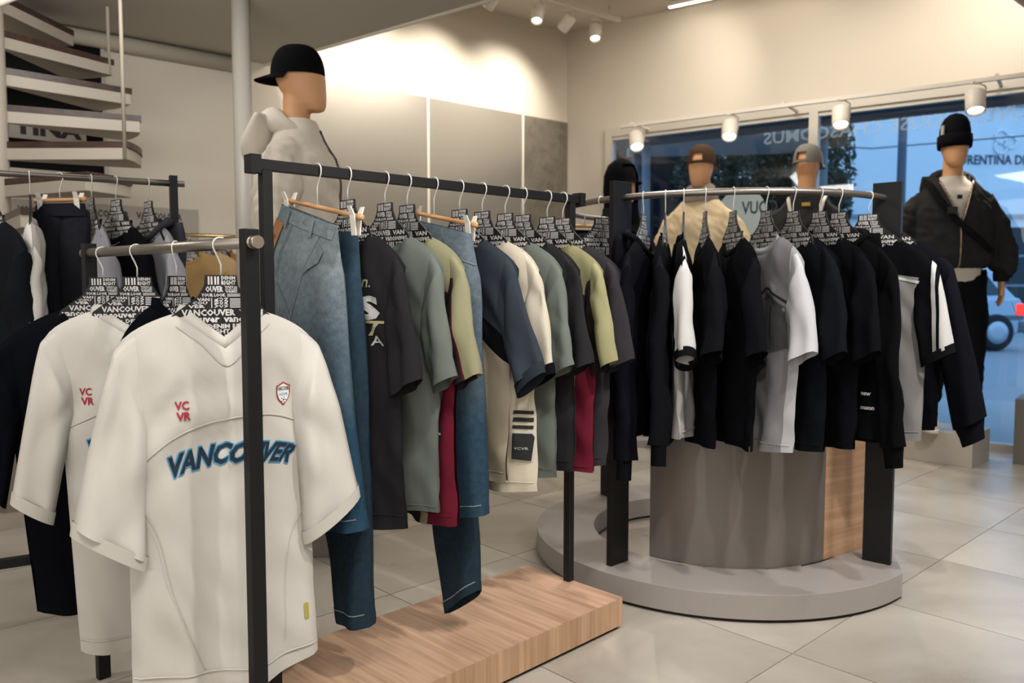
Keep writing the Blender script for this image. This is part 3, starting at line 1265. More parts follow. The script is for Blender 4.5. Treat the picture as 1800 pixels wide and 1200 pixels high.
# drum: half-round laminate wall with a lid
annulus('drum_wall', -54, -133, RD - 0.02, RD, ZB, 0.55, M_DRUM, 48)
W0, W1 = Vector(pc(-54, RD)), Vector((1.47, 3.10))
wd = (W1 - W0).normalized()
wn = Vector((-wd.y, wd.x))
q = MB()
q.prism([tuple(W0), tuple(W1), tuple(W1 + wn * 0.02), tuple(W0 + wn * 0.02)], ZB, 0.55)
q.obj('oak_side', wood('oak_side', '#b08763', '#cda684', (3, 3, 45), 0.45), isl)
lid = [pc(-54 - i * (79 / 30), RD) for i in range(31)] + [pc(-133, 0.1), (1.25, 3.38), tuple(W1)]
q = MB()
q.prism(lid, 0.55, 0.562)
q.obj('drum_lid', M_DRUM, isl)
q = MB()
p_a, p_b = Vector(pc(-133, RD - 0.001)), Vector(pc(-133, 0.1))
q.prism([tuple(p_a), tuple(p_b), tuple(p_b + Vector((0.014, -0.014))), tuple(p_a + Vector((0.014, -0.014)))], ZB, 0.55)
q.obj('inner_board', M_DRUM, isl)
for a in (-137, -41.5, 127):
    q = MB()
    q.box((-0.048, -0.011, 0), (0.048, 0.011, 1.445 - ZB))
    o = q.obj('post', M_BLACK, isl, pc(a, 0.632, ZB), bevel=0.001)
    o.rotation_euler = (0, 0, radians(a))
q = MB()
q.tube([pc(-40 - i * (193 / 90), RR, 1.392) for i in range(91)], 0.0115, 16)
q.obj('curved_rail', M_STEEL, isl)

# grey mannequin plinths
q = MB()
c_ = Vector((2.75, 4.772))
u1, u2 = Vector((-0.707, 0.707)), Vector((0.707, 0.707))
q.prism([tuple(c_), tuple(c_ + u2 * 0.36), tuple(c_ + u2 * 0.36 + u1 * 0.62), tuple(c_ + u1 * 0.62)], 0, 0.20)
tag(q.obj('mannequin_plinth', mat('plinth_grey', '#b3aba0', 0.4, var=0.04), bevel=0.002), 'grey box plinth under the beanie mannequin in white shoes', 'plinth')
plb = thing('planter_box', 'tall grey planter box with thin stems at the window', 'planter', (3.30, 4.93, 0), radians(-38))
q = MB()
q.box((-0.16, -0.16, 0), (0.16, 0.16, 0.40))
q.obj('box', mat('planter_grey', '#6d675f', 0.5), plb, bevel=0.003)
rnd = random.Random(4)
for k in range(9):
    a, ln = rnd.uniform(0, 6.28), rnd.uniform(0.5, 0.85)
    x, y = rnd.uniform(-0.1, 0.1), rnd.uniform(-0.1, 0.1)
    sp = rnd.uniform(0.1, 0.32)
    q = MB()
    q.tube([(x, y, 0.38), (x + cos(a) * sp * 0.3, y + sin(a) * sp * 0.3, 0.40 + ln * 0.55), (x + cos(a) * sp, y + sin(a) * sp, 0.40 + ln)], [0.004, 0.003, 0.001], 5)
    q.obj('stem', mat('dry_stem', '#6d7448', 0.7), plb)
#@@PART3
# ------------------------------------------------------------------ hangers
def hanger_meshes():
    half = [(0.032, -0.064), (0.034, -0.085), (0.047, -0.108), (0.075, -0.130), (0.099, -0.148), (0.108, -0.172), (0.128, -0.192), (0.126, -0.204),
            (0.100, -0.212), (0.06, -0.246), (0.0, -0.256)]
    poly = half + [(-x, z) for x, z in half[::-1][1:]]
    b = MB()
    b.prism(poly, -0.0022, 0.0022)
    me = b.mesh('card')
    me.transform(Matrix.Rotation(radians(90), 4, 'X'))
    me.materials.append(M_CARD)

    def hw(z):
        for i in range(5):
            (a, za), (c, zc) = half[i], half[i + 1]
            if zc <= z <= za:
                return a + (c - a) * (z - za) / (zc - za)
        return 0.106
    t = MB()
    Y = -0.0027

    def T(s, a, b_, z1, z0, k=None, rot=False, bold=0.035):
        w = (k or min(hw(z1), hw(z0))) - 0.003
        for fl_, yy in ((False, Y), (True, -Y)):
            if fl_:
                text_cell(t, s, -b_ * w, -a * w, z0, z1, yy, bold, 0, rot, 0, 1, True)
            else:
                text_cell(t, s, a * w, b_ * w, z0, z1, yy, bold, 0, rot, 0, 1)

    def bars(a, b_, z1, z0, n, k=None, vert=False):
        w = (k or min(hw(z1), hw(z0))) - 0.003
        for yy, sg in ((Y, 1), (-Y, -1)):
            for i in range(n):
                if vert:
                    xa = a * w + (b_ - a) * w * (i + 0.1) / n
                    xb = a * w + (b_ - a) * w * (i + 0.7) / n
                    za, zb = z0, z1
                else:
                    xa, xb = a * w, b_ * w
                    za = z0 + (z1 - z0) * (i + 0.1) / n
                    zb = z0 + (z1 - z0) * (i + 0.65) / n
                v = [(sg * xa, yy, za), (sg * xb, yy, za), (sg * xb, yy, zb), (sg * xa, yy, zb)]
                t.add(v, [(0, 1, 2, 3)])
    bars(-0.95, -0.55, -0.067, -0.084, 2, vert=True)
    bars(-0.5, -0.1, -0.067, -0.084, 2, vert=True)
    T('DENIM', 0.0, 0.98, -0.066, -0.0735)
    T('RIGHT', 0.0, 0.98, -0.075, -0.0845)
    T('OUVER', -1.0, 0.1, -0.087, -0.100)
    T('VAN', 0.2, 0.75, -0.0865, -0.091)
    T('COU', 0.2, 0.75, -0.0915, -0.096)
    T('VER', 0.2, 0.75, -0.0965, -0.101)
    bars(0.8, 1.0, -0.087, -0.101, 4)
    T('YOUR LOOK', -1.0, 0.2, -0.1025, -0.1095)
    bars(0.28, 0.95, -0.1025, -0.1095, 3)
    T('VAN', -1.0, -0.5, -0.1120, -0.1185)
    T('COU', -1.0, -0.5, -0.1192, -0.1257)
    T('VER', -1.0, -0.5, -0.1264, -0.1330)
    bars(-0.44, -0.38, -0.112, -0.133, 1, vert=True)
    T('VER', -0.30, -0.14, -0.112, -0.133, rot=True)
    T('COU', -0.10, 0.06, -0.112, -0.133, rot=True)
    T('VAN', 0.10, 0.26, -0.112, -0.133, rot=True)
    bars(0.34, 1.0, -0.112, -0.133, 5)
    T('VANCOUVER', -0.95, 0.32, -0.1355, -0.1500, 0.088)
    T('VAN', 0.42, 1.0, -0.1370, -0.1490, 0.088)
    T('vancouver', -1.0, -0.05, -0.1525, -0.1640)
    T('vancouver', 0.03, 0.98, -0.1525, -0.1640)
    bars(-0.9, -0.35, -0.168, -0.178, 3)
    T('DENIM', -0.28, 0.15, -0.167, -0.1765)
    T('RIGHT', -0.28, 0.15, -0.178, -0.1875)
    bars(-0.9, -0.35, -0.1805, -0.196, 7, vert=True)
    bars(0.2, 0.42, -0.167, -0.196, 3, vert=True)
    T('DENIM', 0.48, 0.95, -0.167, -0.1765)
    T('DONE', 0.48, 0.95, -0.178, -0.1875)
    T('RIGHT', 0.48, 0.95, -0.189, -0.1985)
    T('DONE', -0.28, 0.15, -0.189, -0.1985)
    T('VANCOUVER', -0.62, 0.1, -0.202, -0.214)
    T('VAN', 0.16, 0.5, -0.202, -0.214)
    T('YOUR LOOK', -0.4, 0.4, -0.2175, -0.228)
    pm = t.mesh('lettering')
    pm.materials.append(M_PRINT)
    return me, pm


H_CARD, H_PRINT = hanger_meshes()
H_HOOK = {}


def hook_mesh(rr, low):
    k = (rr, low)
    if k not in H_HOOK:
        R = rr + 0.0022
        pts = [(R * cos(a), 0, R * sin(a)) for a in [radians(-10 + 15 * i) for i in range(13)]]
        pts += [(-R * 0.98, 0, -0.006), (-R * 0.7, 0, -0.016), (-0.004, 0, -0.030), (0.0005, 0, -0.042), (0, 0, low)]
        b = MB()
        b.tube(pts, 0.0019, 7)
        me = b.mesh('hook')
        me.materials.append(M_WIRE)
        H_HOOK[k] = me
    return H_HOOK[k]


def hanger(loc, th, desc, rr, near, group):
    """near = -1/+1: side of the plane on which the hook wire runs down"""
    h = thing('card_hanger', 'black hanger with white lettering in ' + desc, 'hanger', loc, radians(th), group)
    ho = link('hook', hook_mesh(rr, -0.067), h)
    if near > 0:
        ho.rotation_euler = (0, 0, pi)
    c = link('card', H_CARD, h)
    link('lettering', H_PRINT, c)
    return h


def clip_hanger(loc, th, desc, rr, near, x0, z0, x1, z1, group):
    h = thing('clip_hanger', 'wooden bar hanger with white clips holding ' + desc, 'hanger', loc, radians(th), group)
    xm, zm = (x0 + x1) / 2, (z0 + z1) / 2
    ho = link('hook', hook_mesh(rr, zm + 0.004), h)
    if near > 0:
        ho.rotation_euler = (0, 0, pi)
    b = MB()
    d = Vector((x1 - x0, 0, z1 - z0)).normalized()
    a, e = Vector((x0, 0, z0)) - d * 0.028, Vector((x1, 0, z1)) + d * 0.028
    pts = [a, a + d * 0.004, a + d * 0.012, a + d * 0.016, e - d * 0.016, e - d * 0.012, e - d * 0.004, e]
    b.tube(pts, [0.004, 0.0075, 0.0075, 0.0058, 0.0058, 0.0075, 0.0075, 0.004], 12)
    b.obj('bar', M_WOODH, h)
    for x, z in ((x0, z0), (x1, z1)):
        b = MB()
        for s in (-1, 1):
            b.add([(x - 0.009, s * 0.004, z - 0.045), (x + 0.009, s * 0.004, z - 0.045), (x + 0.009, s * 0.008, z + 0.002), (x - 0.009, s * 0.008, z + 0.002),
                   (x - 0.007, s * 0.017, z + 0.022), (x + 0.007, s * 0.017, z + 0.022),
                   (x - 0.009, s * 0.007, z - 0.045), (x + 0.009, s * 0.007, z - 0.045), (x + 0.009, s * 0.012, z + 0.002), (x - 0.009, s * 0.012, z + 0.002),
                   (x - 0.007, s * 0.020, z + 0.022), (x + 0.007, s * 0.020, z + 0.022)],
                  [(0, 1, 2, 3), (3, 2, 5, 4), (6, 7, 8, 9), (9, 8, 11, 10), (0, 1, 7, 6), (4, 5, 11, 10), (0, 3, 9, 6), (3, 4, 10, 9), (1, 2, 8, 7), (2, 5, 11, 8)])
        b.obj('clip', M_LAMPW, h, fix=True)
    return h


# ------------------------------------------------------------------ garments
BASE = dict(hwN=0.090, zN=-0.150, hwS=0.213, zS=-0.222, arm=-0.375, hwA=0.190, hwH=0.186, zH=-0.865, B=0.028, fold=0.023, kc=0.45, dip=0.062, dipb=0.010,
            neck='crew', lean=0.0, cox=0.278, coz=-0.50, cix=0.180, ciz=-0.555, Bs=0.026, ys=-0.012, hemdip=0.0, wc=0.020, sl_lean=(0, 0))


def neck_front(P, x):
    u = min(1.0, abs(x) / P['hwN'])
    if P['neck'] == 'v':
        return P['zN'] - P['dip'] * (1 - u ** 1.05)
    return P['zN'] - P['dip'] * max(0.0, 1 - u ** 2.4) ** 0.75


def shoulder(P, x):
    a = abs(x)
    u = (a - P['hwN']) / (P['hwS'] - P['hwN'])
    return P['zN'] + (P['zS'] - P['zN']) * (0.62 * u + 0.38 * u ** 2.2) - 0.014 * max(0.0, u) ** 7


def body_mesh(P, seed, nt=36):
    rnd = random.Random(seed)
    ph = [rnd.uniform(0, 6.28) for _ in range(6)]
    k1, k2, k3 = rnd.uniform(2.6, 3.6), rnd.uniform(5.2, 7.2), rnd.uniform(9, 12)
    hN, hS = P['hwN'], P['hwS']
    xs = [-hS + (hS - hN) * i / 8 for i in range(8)] + [-hN + 2 * hN * i / 16 for i in range(17)] + [hN + (hS - hN) * (i + 1) / 8 for i in range(8)]
    ns = len(xs)
    at = (P['zN'] - P['arm']) / (P['zN'] - P['zH'])
    Fv, Bv = [], []
    for j in range(nt + 1):
        t = (j / nt) ** 1.15
        if t < at:
            u = t / at
            w = hS + (P['hwA'] - hS) * (u * u * (3 - 2 * u))
        else:
            u = (t - at) / (1 - at)
            w = P['hwA'] + (P['hwH'] - P['hwA']) * u
        for i, x0 in enumerate(xs):
            s = x0 / hS
            z_ = P['zN'] + (P['zH'] - P['zN']) * t
            inn = abs(x0) < hN - 1e-6
            zf = neck_front(P, x0) if inn else shoulder(P, x0)
            zb = (P['zN'] - P['dipb'] * (1 - (x0 / hN) ** 2)) if inn else zf
            zh = P['zH'] + 0.008 * sin(3 * s + ph[4]) - P['hemdip'] * (1 - s * s)
            x = s * w + P['lean'] * t
            b = P['B'] * sqrt(max(0.0, 1 - abs(s) ** 3)) * min(1.0, sqrt(t / 0.10))
            if inn:
                b += 0.020 * cos(pi / 2 * x0 / hN) * (1 - t) ** 5
            f = P['fold'] * t ** 1.15 * (0.6 * sin(k1 * s + ph[0] + 0.7 * t) + 0.4 * sin(k2 * s + ph[1]) + 0.22 * sin(k3 * s + ph[2]))
            f += 0.026 * (0.25 + t) * noise.noise(Vector((x * 10 + seed, z_ * 2.6, seed * 0.37))) + 0.008 * noise.noise(Vector((x * 20 + z_ * 8, z_ * 9 + seed, 3)))
            f += 0.016 * exp(-((t - at * 0.9) / 0.16) ** 2) * noise.noise(Vector((x * 14 + z_ * 16 * (1 if x > 0 else -1), seed, 1.7)))
            rd = 0.5 - abs(noise.noise(Vector((x * 6.5 + seed * 1.7, z_ * 1.4, 5.5))))
            f -= 0.030 * t ** 1.3 * max(0.0, rd - 0.22)
            cv = P['kc'] * x * x
            if t > 0.955:
                b += 0.0014
            z = zf + (zh - zf) * t
            Fv.append((x, -b + f + cv, z))
            z = zb + (zh - zb) * t
            Bv.append((x, b + f * 0.7 + cv, z))
    fs = []
    for j in range(nt):
        for i in range(ns - 1):
            a = j * ns + i
            fs.append((a, a + ns, a + ns + 1, a + 1))
    m = MB()
    m.add(Fv, fs, 0, True)
    m.add(Bv, [f[::-1] for f in fs], 0, True)
    return m, Fv[:ns], Bv[:ns], xs


def sleeve_mesh(P, side, seed, long=False):
    hS = P['hwS']
    S = (hS - 0.060, shoulder(P, hS - 0.060) - 0.003)
    S1 = (hS - 0.004, P['zS'] - 0.008)
    A = (P['hwA'] - 0.045, P['arm'] + 0.01)
    dx, dz = P['sl_lean']
    co = (P['cox'] + dx, P['coz'] + dz)
    ci = (P['cix'] + dx, P['ciz'] + dz)
    mo = (S1[0] + (co[0] - S1[0]) * 0.45 + 0.008, S1[1] + (co[1] - S1[1]) * 0.45)
    mi = ((A[0] + ci[0]) / 2 + 0.002, (A[1] + ci[1]) / 2)
    n = 30 if long else 24
    S2 = (hS + 0.014, P['zS'] - 0.045)
    O = catm([(*S, 0), (*S1, 0), (*S2, 0), (*mo, 0), (*co, 0)], n)
    I = catm([(*A, 0), (A[0] + (mi[0] - A[0]) * 0.22, A[1] + (mi[1] - A[1]) * 0.22, 0), (A[0] + (mi[0] - A[0]) * 0.5, A[1] + (mi[1] - A[1]) * 0.5, 0), (*mi, 0), (*ci, 0)], n)
    rings = []
    K = 12
    for j in range(n + 1):
        t = j / n
        o, i_ = O[j], I[j]
        ring = []
        y0 = P['ys'] * t + P['kc'] * (o.x * 0.5 + i_.x * 0.5) ** 2 * (1 - 0.4 * t)
        Bq = P['Bs'] * (0.30 + 0.70 * min(1, t / 0.4))
        for sgn, rng in ((-1, range(K)), (1, range(K, 0, -1))):
            for k in rng:
                u = k / K
                b = Bq * sqrt(max(0, 1 - abs(2 * u - 1) ** 2.2))
                p = i_ + (o - i_) * u
                # creases run from the armpit down and outwards
                w = 0.016 * noise.noise(Vector((p.x * 10 + p.y * 7 + seed, p.y * 3.5 - p.x * 4, seed * 1.3))) * min(1, t * 2.5)
                w += 0.006 * noise.noise(Vector((p.x * 24 + seed, p.y * 13, sgn + seed * 0.7))) * min(1, t * 2.5)
                rd = 0.5 - abs(noise.noise(Vector((p.x * 9 + p.y * 8 + seed * 2.1, p.y * 3 - p.x * 5, 2.2))))
                w -= sgn * 0.020 * max(0.0, rd - 0.25) * min(1, t * 2.5)
                w += 0.008 * sin(u * 8 + seed + 4 * t) * t
                if t > 0.93:
                    b += 0.0012
                ring.append((side * p.x, y0 + sgn * b + w, p.y))
        rings.append(ring)
    m = MB()
    m.loft(rings, 0, cap=False)
    return m, O, I


def collar_mesh(P, F, B, xs):
    hN = P['hwN']
    pts = [(F[i], -1) for i in range(len(xs)) if abs(xs[i]) <= hN + 1e-6]
    pts += [(B[i], 1) for i in range(len(xs) - 1, -1, -1) if abs(xs[i]) < hN - 1e-6]
    rings = []
    wc = P['wc']
    for (p, sg) in pts:
        d = Vector((-0.55 * p[0] / hN, -sg * 0.25, 1.0)).normalized()
        q = Vector(p)
        nrm = Vector((0, sg, 0.15)).normalized()
        a = q - d * 0.004 + nrm * 0.0018
        b_ = q + d * wc + nrm * 0.0018
        c = q + d * wc - nrm * 0.0015
        e = q - d * 0.004 - nrm * 0.0015
        rings.append([tuple(a), tuple(b_), tuple(c), tuple(e)])
    rings.append(rings[0])
    m = MB()
    m.loft(rings, 0, cap=False)
    return m


def hood_mesh(P, drop=0.22):
    """hood hanging open at the nape: a thick rolled edge and a soft sack behind"""
    hN, zN = P['hwN'] + 0.012, P['zN']
    m = MB()
    pts, rr = [], []
    for k in range(25):
        a = radians(-250 + k * 320 / 24)
        x = hN * cos(a)
        fr = -sin(a)
        y = -0.030 * fr if fr > 0 else 0.052 * -fr
        z = zN - 0.055 * max(0, fr) ** 1.5 + 0.020 * max(0, -fr)
        pts.append((x, y, z))
        rr.append(0.009 + 0.008 * max(0, -fr))
    m.tube(pts, rr, 10)
    rings = []
    for j in range(10):
        v = j / 9
        w = 0.115 * sqrt(max(0.03, 1 - (v * 1.02 - 0.25) ** 2 * 1.5)) if v < 0.98 else 0.03
        rings.append(sr(20, 20, w, 0.030 * sqrt(max(0.05, 1 - (2 * v - 1) ** 2)) + 0.006, 0, 0.066, zN + 0.015 - drop * v))
    m.loft(rings, 0)
    return m


CNT = [100]


def garment(name, label, cat, loc, th, mats, group=None, prints=None, long=False, hood=False, cuff=None, sides=(1, -1), **kw):
    P = dict(BASE)
    if long:
        P.update(cox=0.275, coz=-0.86, cix=0.205, ciz=-0.875, zH=-0.80, Bs=0.034)
    P.update(kw)
    CNT[0] += 1
    seed = kw.get('seed', CNT[0])
    t = thing(name, label, cat, loc, radians(th), group)
    bm_, F, B, xs = body_mesh(P, seed)
    mb_ = mats[0]
    ms = mats[1] if len(mats) > 1 else mats[0]
    mc = mats[2] if len(mats) > 2 else mats[0]
    bo = bm_.obj('body', mb_, t)
    for s in sides:
        sm, O, I = sleeve_mesh(P, s, seed + s * 3, long)
        so2 = sm.obj('sleeve', ms, t)
        if cuff is not None:
            o, i_ = O[-1], I[-1]
            c = MB()
            d = ((O[-1] - O[-4]) + (I[-1] - I[-4])).normalized()
            cw = 0.065 if long else 0.020
            rings = []
            for (u, k) in ((-0.01, 0.9), (0.0, 0.86), (cw * 0.5, 0.72 if long else 1.0), (cw, 0.66 if long else 1.0)):
                ring = []
                ce_ = (o + i_) / 2 + d * u
                half = (o - i_) / 2 * (k if long else 1.04)
                yy = P['ys'] + P['kc'] * (o.x * .5 + i_.x * .5) ** 2 * 0.6
                for a in range(20):
                    g = 2 * pi * a / 20
                    p = ce_ + half * cos(g)
                    ring.append((s * p.x, yy + (P['Bs'] * (0.8 if long else 1.16)) * sin(g), p.y))
                rings.append(ring)
            c.loft(rings, 0, cap=False)
            c.obj('cuff', cuff, so2)
    if hood:
        hood_mesh(P).obj('hood', mc, t)
    else:
        collar_mesh(P, F, B, xs).obj('collar', mc, t)
    if long and cuff is not None:
        c = MB()
        rings = []
        for z, k in ((P['zH'] + 0.055, 1.0), (P['zH'] + 0.045, 0.99), (P['zH'] - 0.005, 0.95)):
            rings.append([(P['lean'] + P['hwH'] * k * 1.012 * cos(2 * pi * a / 32), (P['B'] + 0.016) * sin(2 * pi * a / 32) + P['kc'] * (P['hwH'] * cos(2 * pi * a / 32)) ** 2, z) for a in range(32)])
        c.loft(rings, 0, cap=False)
        c.obj('waistband', cuff, t)
    if not long and kw.get('neck') != 'v':
        zz_ = P['zH'] + 0.024
        prints = list(prints or []) + [('hem_stitch', seam([(-P['hwH'] * 0.97, zz_), (-0.08, zz_ - 0.002), (0.08, zz_ - 0.002), (P['hwH'] * 0.97, zz_)], 0.0012), mb_)]
    if prints:
        for (nm, fn, m) in prints:
            q = MB()
            fn(q)
            me = q.mesh(nm)
            drape(me, bo.data)
            if len(me.polygons):
                link(nm, me, bo, m)
    return t


def seam(path, w=0.0016):
    """raised stitched seam along a path of (x, z) on the front"""
    def fn(q):
        c = catm([(x, 0, z) for x, z in path], 36)
        vs, fs = [], []
        for i, p in enumerate(c):
            vs += [(p.x, 0, p.z - w * 1.4), (p.x, -0.0016, p.z), (p.x, 0, p.z + w * 1.4)]
        for i in range(len(c) - 1):
            a = i * 3
            fs += [(a, a + 3, a + 4, a + 1), (a + 1, a + 4, a + 5, a + 2)]
        q.add(vs, fs, 0, True)
    return fn


def strip(path, w):
    def fn(q):
        c = catm([(x, 0, z) for x, z in path], 30)
        vs, fs = [], []
        for i, p in enumerate(c):
            d = (c[min(i + 1, len(c) - 1)] - c[max(i - 1, 0)]).normalized()
            n_ = Vector((-d.z, 0, d.x)) * w / 2
            vs += [tuple(p + n_), tuple(p - n_)]
        for i in range(len(c) - 1):
            fs.append((2 * i, 2 * i + 1, 2 * i + 3, 2 * i + 2))
        q.add(vs, fs)
    return fn


def poly_print(pts, y=0.0):
    def fn(q):
        q.add([(x, y, z) for x, z in pts], [tuple(range(len(pts)))])
    return fn


def words(items, y=0.0):
    """items: (text, x0, x1, z0, z1, shear, bold)"""
    def fn(q):
        for (s, x0, x1, z0, z1, sh, bo) in items:
            text_cell(q, s, x0, x1, z0, z1, y, bo, sh, False, 0, 2)
    return fn


def arc_word(s, xc, zc, R, span, h, bold, shear, grow=0.0, y=0.0):
    def fn(q):
        vs, fs, w = text_geo(s, bold, shear, 2)
        out = []
        for a, b in vs:
            g = (a / w - 0.5) * span
            r = R + (b - 0.5) * h - grow
            out.append((xc + r * sin(g), y, zc + r * cos(g) - R))
        q.add(out, fs)
    return fn


def at2(t):
    """point on the middle rail by distance along it"""
    return tuple(RA + (RB - RA).normalized() * t)


NAVY = cloth('navy_knit', '#090b11')
WHITEJ = cloth('off_white_jersey', '#c2beb6', var=0.03)
WHITE2 = cloth('white_mesh', '#d6d2ca', var=0.05)
INKR = mat('red_ink', '#9c1c2a', 0.8)
INKN = mat('navy_ink', '#14202e', 0.8)
INKB = mat('blue_ink', '#2f86b5', 0.8)
INKK = mat('black_ink', '#161618', 0.8)
INKW = mat('pale_ink', '#b9b8b6', 0.8)
INKY = mat('olive_ink', '#a39f7c', 0.8)
SEAM = cloth('seam_white', '#bdb9b0', var=0.02)
GOLDT = mat('tag_gold', '#a39a35', 0.5)


def ball(q):
    q.add([(0.123 + 0.0065 * cos(2 * pi * k / 20), -0.0008, -0.3355 + 0.0075 * sin(2 * pi * k / 20)) for k in range(20)], [tuple(range(20))])


def ball_dots(q):
    for a in range(6):
        r_, g = (0.0, 0) if a == 0 else (0.0048, 2 * pi * a / 5)
        cx_, cz_ = 0.123 + r_ * cos(g), -0.3355 + r_ * 1.15 * sin(g)
        s_ = 0.0022 if a == 0 else 0.0016
        q.add([(cx_ + s_ * cos(2 * pi * k / 5), -0.0014, cz_ + s_ * sin(2 * pi * k / 5)) for k in range(5)], [tuple(range(5))])


def shield(k, y):
    pts = [(-0.0165, 0.017), (-0.008, 0.0205), (0, 0.0245), (0.008, 0.0205), (0.0165, 0.017), (0.0168, 0.0), (0.0125, -0.012), (0.006, -0.019), (0, -0.025),
           (-0.006, -0.019), (-0.0125, -0.012), (-0.0168, 0.0)]
    return poly_print([(0.123 + x * k, -0.322 + z * k * 1.05) for x, z in pts], y)


JPRINT = [
    ('lettering', words([('VC', -0.103, -0.076, -0.340, -0.322, 0.0, 0.03), ('VR', -0.101, -0.073, -0.362, -0.344, 0.0, 0.03)]), INKR),
    ('lettering', arc_word('VANCOUVER', 0.014, -0.437, 0.40, 0.66, 0.050, 0.07, 0.5), INKB),
    ('lettering', arc_word('VANCOUVER', 0.0145, -0.437, 0.40, 0.650, 0.043, 0.035, 0.5, 0.0, -0.0008), INKN),
    ('crest', shield(1.0, 0.0), INKR),
    ('crest', shield(0.86, -0.0005), mat('crest_white', '#d8d8d6', 0.8)),
    ('crest', words([('VANCOUVER', 0.109, 0.137, -0.315, -0.306, 0, 0.02)], -0.001), INKK),
    ('crest', strip([(0.108, -0.318), (0.123, -0.318), (0.138, -0.318)], 0.0012), INKR),
    ('crest', words([('VCVR', 0.112, 0.134, -0.3265, -0.3205, 0, 0.02)], -0.001), INKB),
    ('crest', ball, mat('crest_ball', '#e6e6e4', 0.8)),
    ('crest', ball_dots, INKK),
    ('seam', seam([(-0.185, -0.462), (-0.12, -0.405), (-0.05, -0.375), (0.02, -0.362), (0.10, -0.365), (0.19, -0.40)]), SEAM),
    ('seam', seam([(-0.185, -0.50), (-0.14, -0.60), (-0.115, -0.72), (-0.07, -0.86), (-0.055, -0.90)]), SEAM),
    ('seam', seam([(0.185, -0.55), (0.135, -0.64), (0.12, -0.74), (0.115, -0.87)]), SEAM),
    ('seam', seam([(-0.19, -0.893), (-0.06, -0.905), (0.06, -0.905), (0.19, -0.893)]), SEAM),
    ('seam', seam([(-0.094, -0.168), (-0.05, -0.205), (0.0, -0.252), (0.05, -0.205), (0.094, -0.168)]), SEAM),
    ('label_tag', poly_print([(0.160, -0.80), (0.170, -0.80), (0.170, -0.835), (0.160, -0.835)]), GOLDT),
]
JP = dict(neck='v', dip=0.072, zN=-0.143, hwN=0.092, zS=-0.198, hwS=0.203, arm=-0.36, hwA=0.187, hwH=0.193, zH=-0.925, cox=0.292, coz=-0.553,
          cix=0.162, ciz=-0.645, B=0.034, fold=0.017, kc=0.5, wc=0.022, hemdip=0.012, ys=-0.03, Bs=0.030)


def on1(t):
    p = FA + (FB_ - FA) * t
    return (p.x, p.y, 1.170)


JPRINT2 = [
    ('lettering', words([('VC', -0.135, -0.110, -0.345, -0.327, 0.0, 0.03), ('VR', -0.132, -0.106, -0.367, -0.349, 0.0, 0.03)]), INKR),
    ('lettering', arc_word('VANCOUVER', 0.010, -0.452, 0.40, 0.66, 0.050, 0.07, 0.5), INKB),
    ('lettering', arc_word('VANCOUVER', 0.0105, -0.452, 0.40, 0.650, 0.043, 0.035, 0.5, 0.0, -0.0008), INKN),
    ('seam', seam([(-0.185, -0.43), (-0.12, -0.40), (-0.05, -0.37), (0.02, -0.362), (0.10, -0.365), (0.19, -0.40)]), SEAM),
    ('seam', seam([(-0.16, -0.935), (-0.05, -0.945), (0.06, -0.945), (0.18, -0.935)]), SEAM)]
G1 = 'football shirts on the low front rail'
HG1 = 'lettered hangers on the low front rail'
f_t = {180: 0.108, 240: 0.360, 310: 0.612, 388: 0.858}
garment('football_shirt', 'off-white V-neck football shirt nearest the post, arched navy lettering fully visible', 'shirt', on1(f_t[388]), 32, [WHITEJ], G1, JPRINT, cuff=SEAM, seed=3, **JP)
hanger(on1(f_t[388]), 32, 'the nearest off-white football shirt', 0.0125, -1, HG1)
garment('football_shirt', 'off-white football shirt behind the nearest one, lettering mostly covered', 'shirt', on1(f_t[240]), 32, [WHITEJ], G1, JPRINT2,
        cuff=SEAM, seed=9, sides=(1, -1), **{**JP, 'zH': -0.965, 'lean': 0.03, 'hwH': 0.18, 'hwA': 0.18, 'zN': -0.148, 'hwN': 0.105, 'cox': 0.278, 'coz': -0.565, 'cix': 0.195, 'ciz': -0.625})
hanger(on1(f_t[240]), 32, 'the second off-white football shirt', 0.0125, -1, HG1)
garment('navy_shirt', 'dark navy shirt hanging between the two off-white football shirts', 'shirt', on1(f_t[310]), 80, [NAVY], G1, **{**JP, 'zH': -0.84, 'hwS': 0.19, 'hwA': 0.16, 'hwH': 0.16, 'B': 0.022, 'cox': 0.225, 'cix': 0.15, 'Bs': 0.02, 'zN': -0.13, 'zS': -0.20})
hanger(on1(f_t[310]), 80, 'the navy shirt between the white ones', 0.0125, -1, HG1)
garment('navy_shirt', 'long dark navy knit shirt at the far end of the front rail', 'shirt', on1(f_t[180]), 27, [NAVY], G1, **{**JP, 'zH': -0.93, 'hwS': 0.25, 'hwA': 0.225, 'hwH': 0.20, 'cox': 0.31, 'cix': 0.235, 'zS': -0.24, 'neck': 'crew', 'lean': 0.02})
hanger(on1(f_t[180]), 27, 'the long navy knit shirt', 0.0125, -1, HG1)

# ---- middle rail
CHAR = cloth('charcoal_cotton', '#252426')
SAGE = cloth('sage_cotton', '#646a64')
BURG = '#5f1c2a'
G2 = 'garments on the black middle rail'
HG2 = 'lettered hangers on the black middle rail'


def hook2(px):
    t = {557: 0.137, 611: 0.223, 676: 0.337, 715: 0.409, 763: 0.500, 808: 0.592, 848: 0.678, 889: 0.770, 920: 0.844, 963: 0.951, 990: 1.023}[px]
    return at2(t)


def tee2(px, label, mats, desc, prints=None, th=-45, name='t_shirt', **kw):
    p = hook2(px)
    garment(name, label, 't-shirt', p, th, mats, G2, prints, **kw)
    hanger(p, th, desc, 0.0165, 1, HG2)


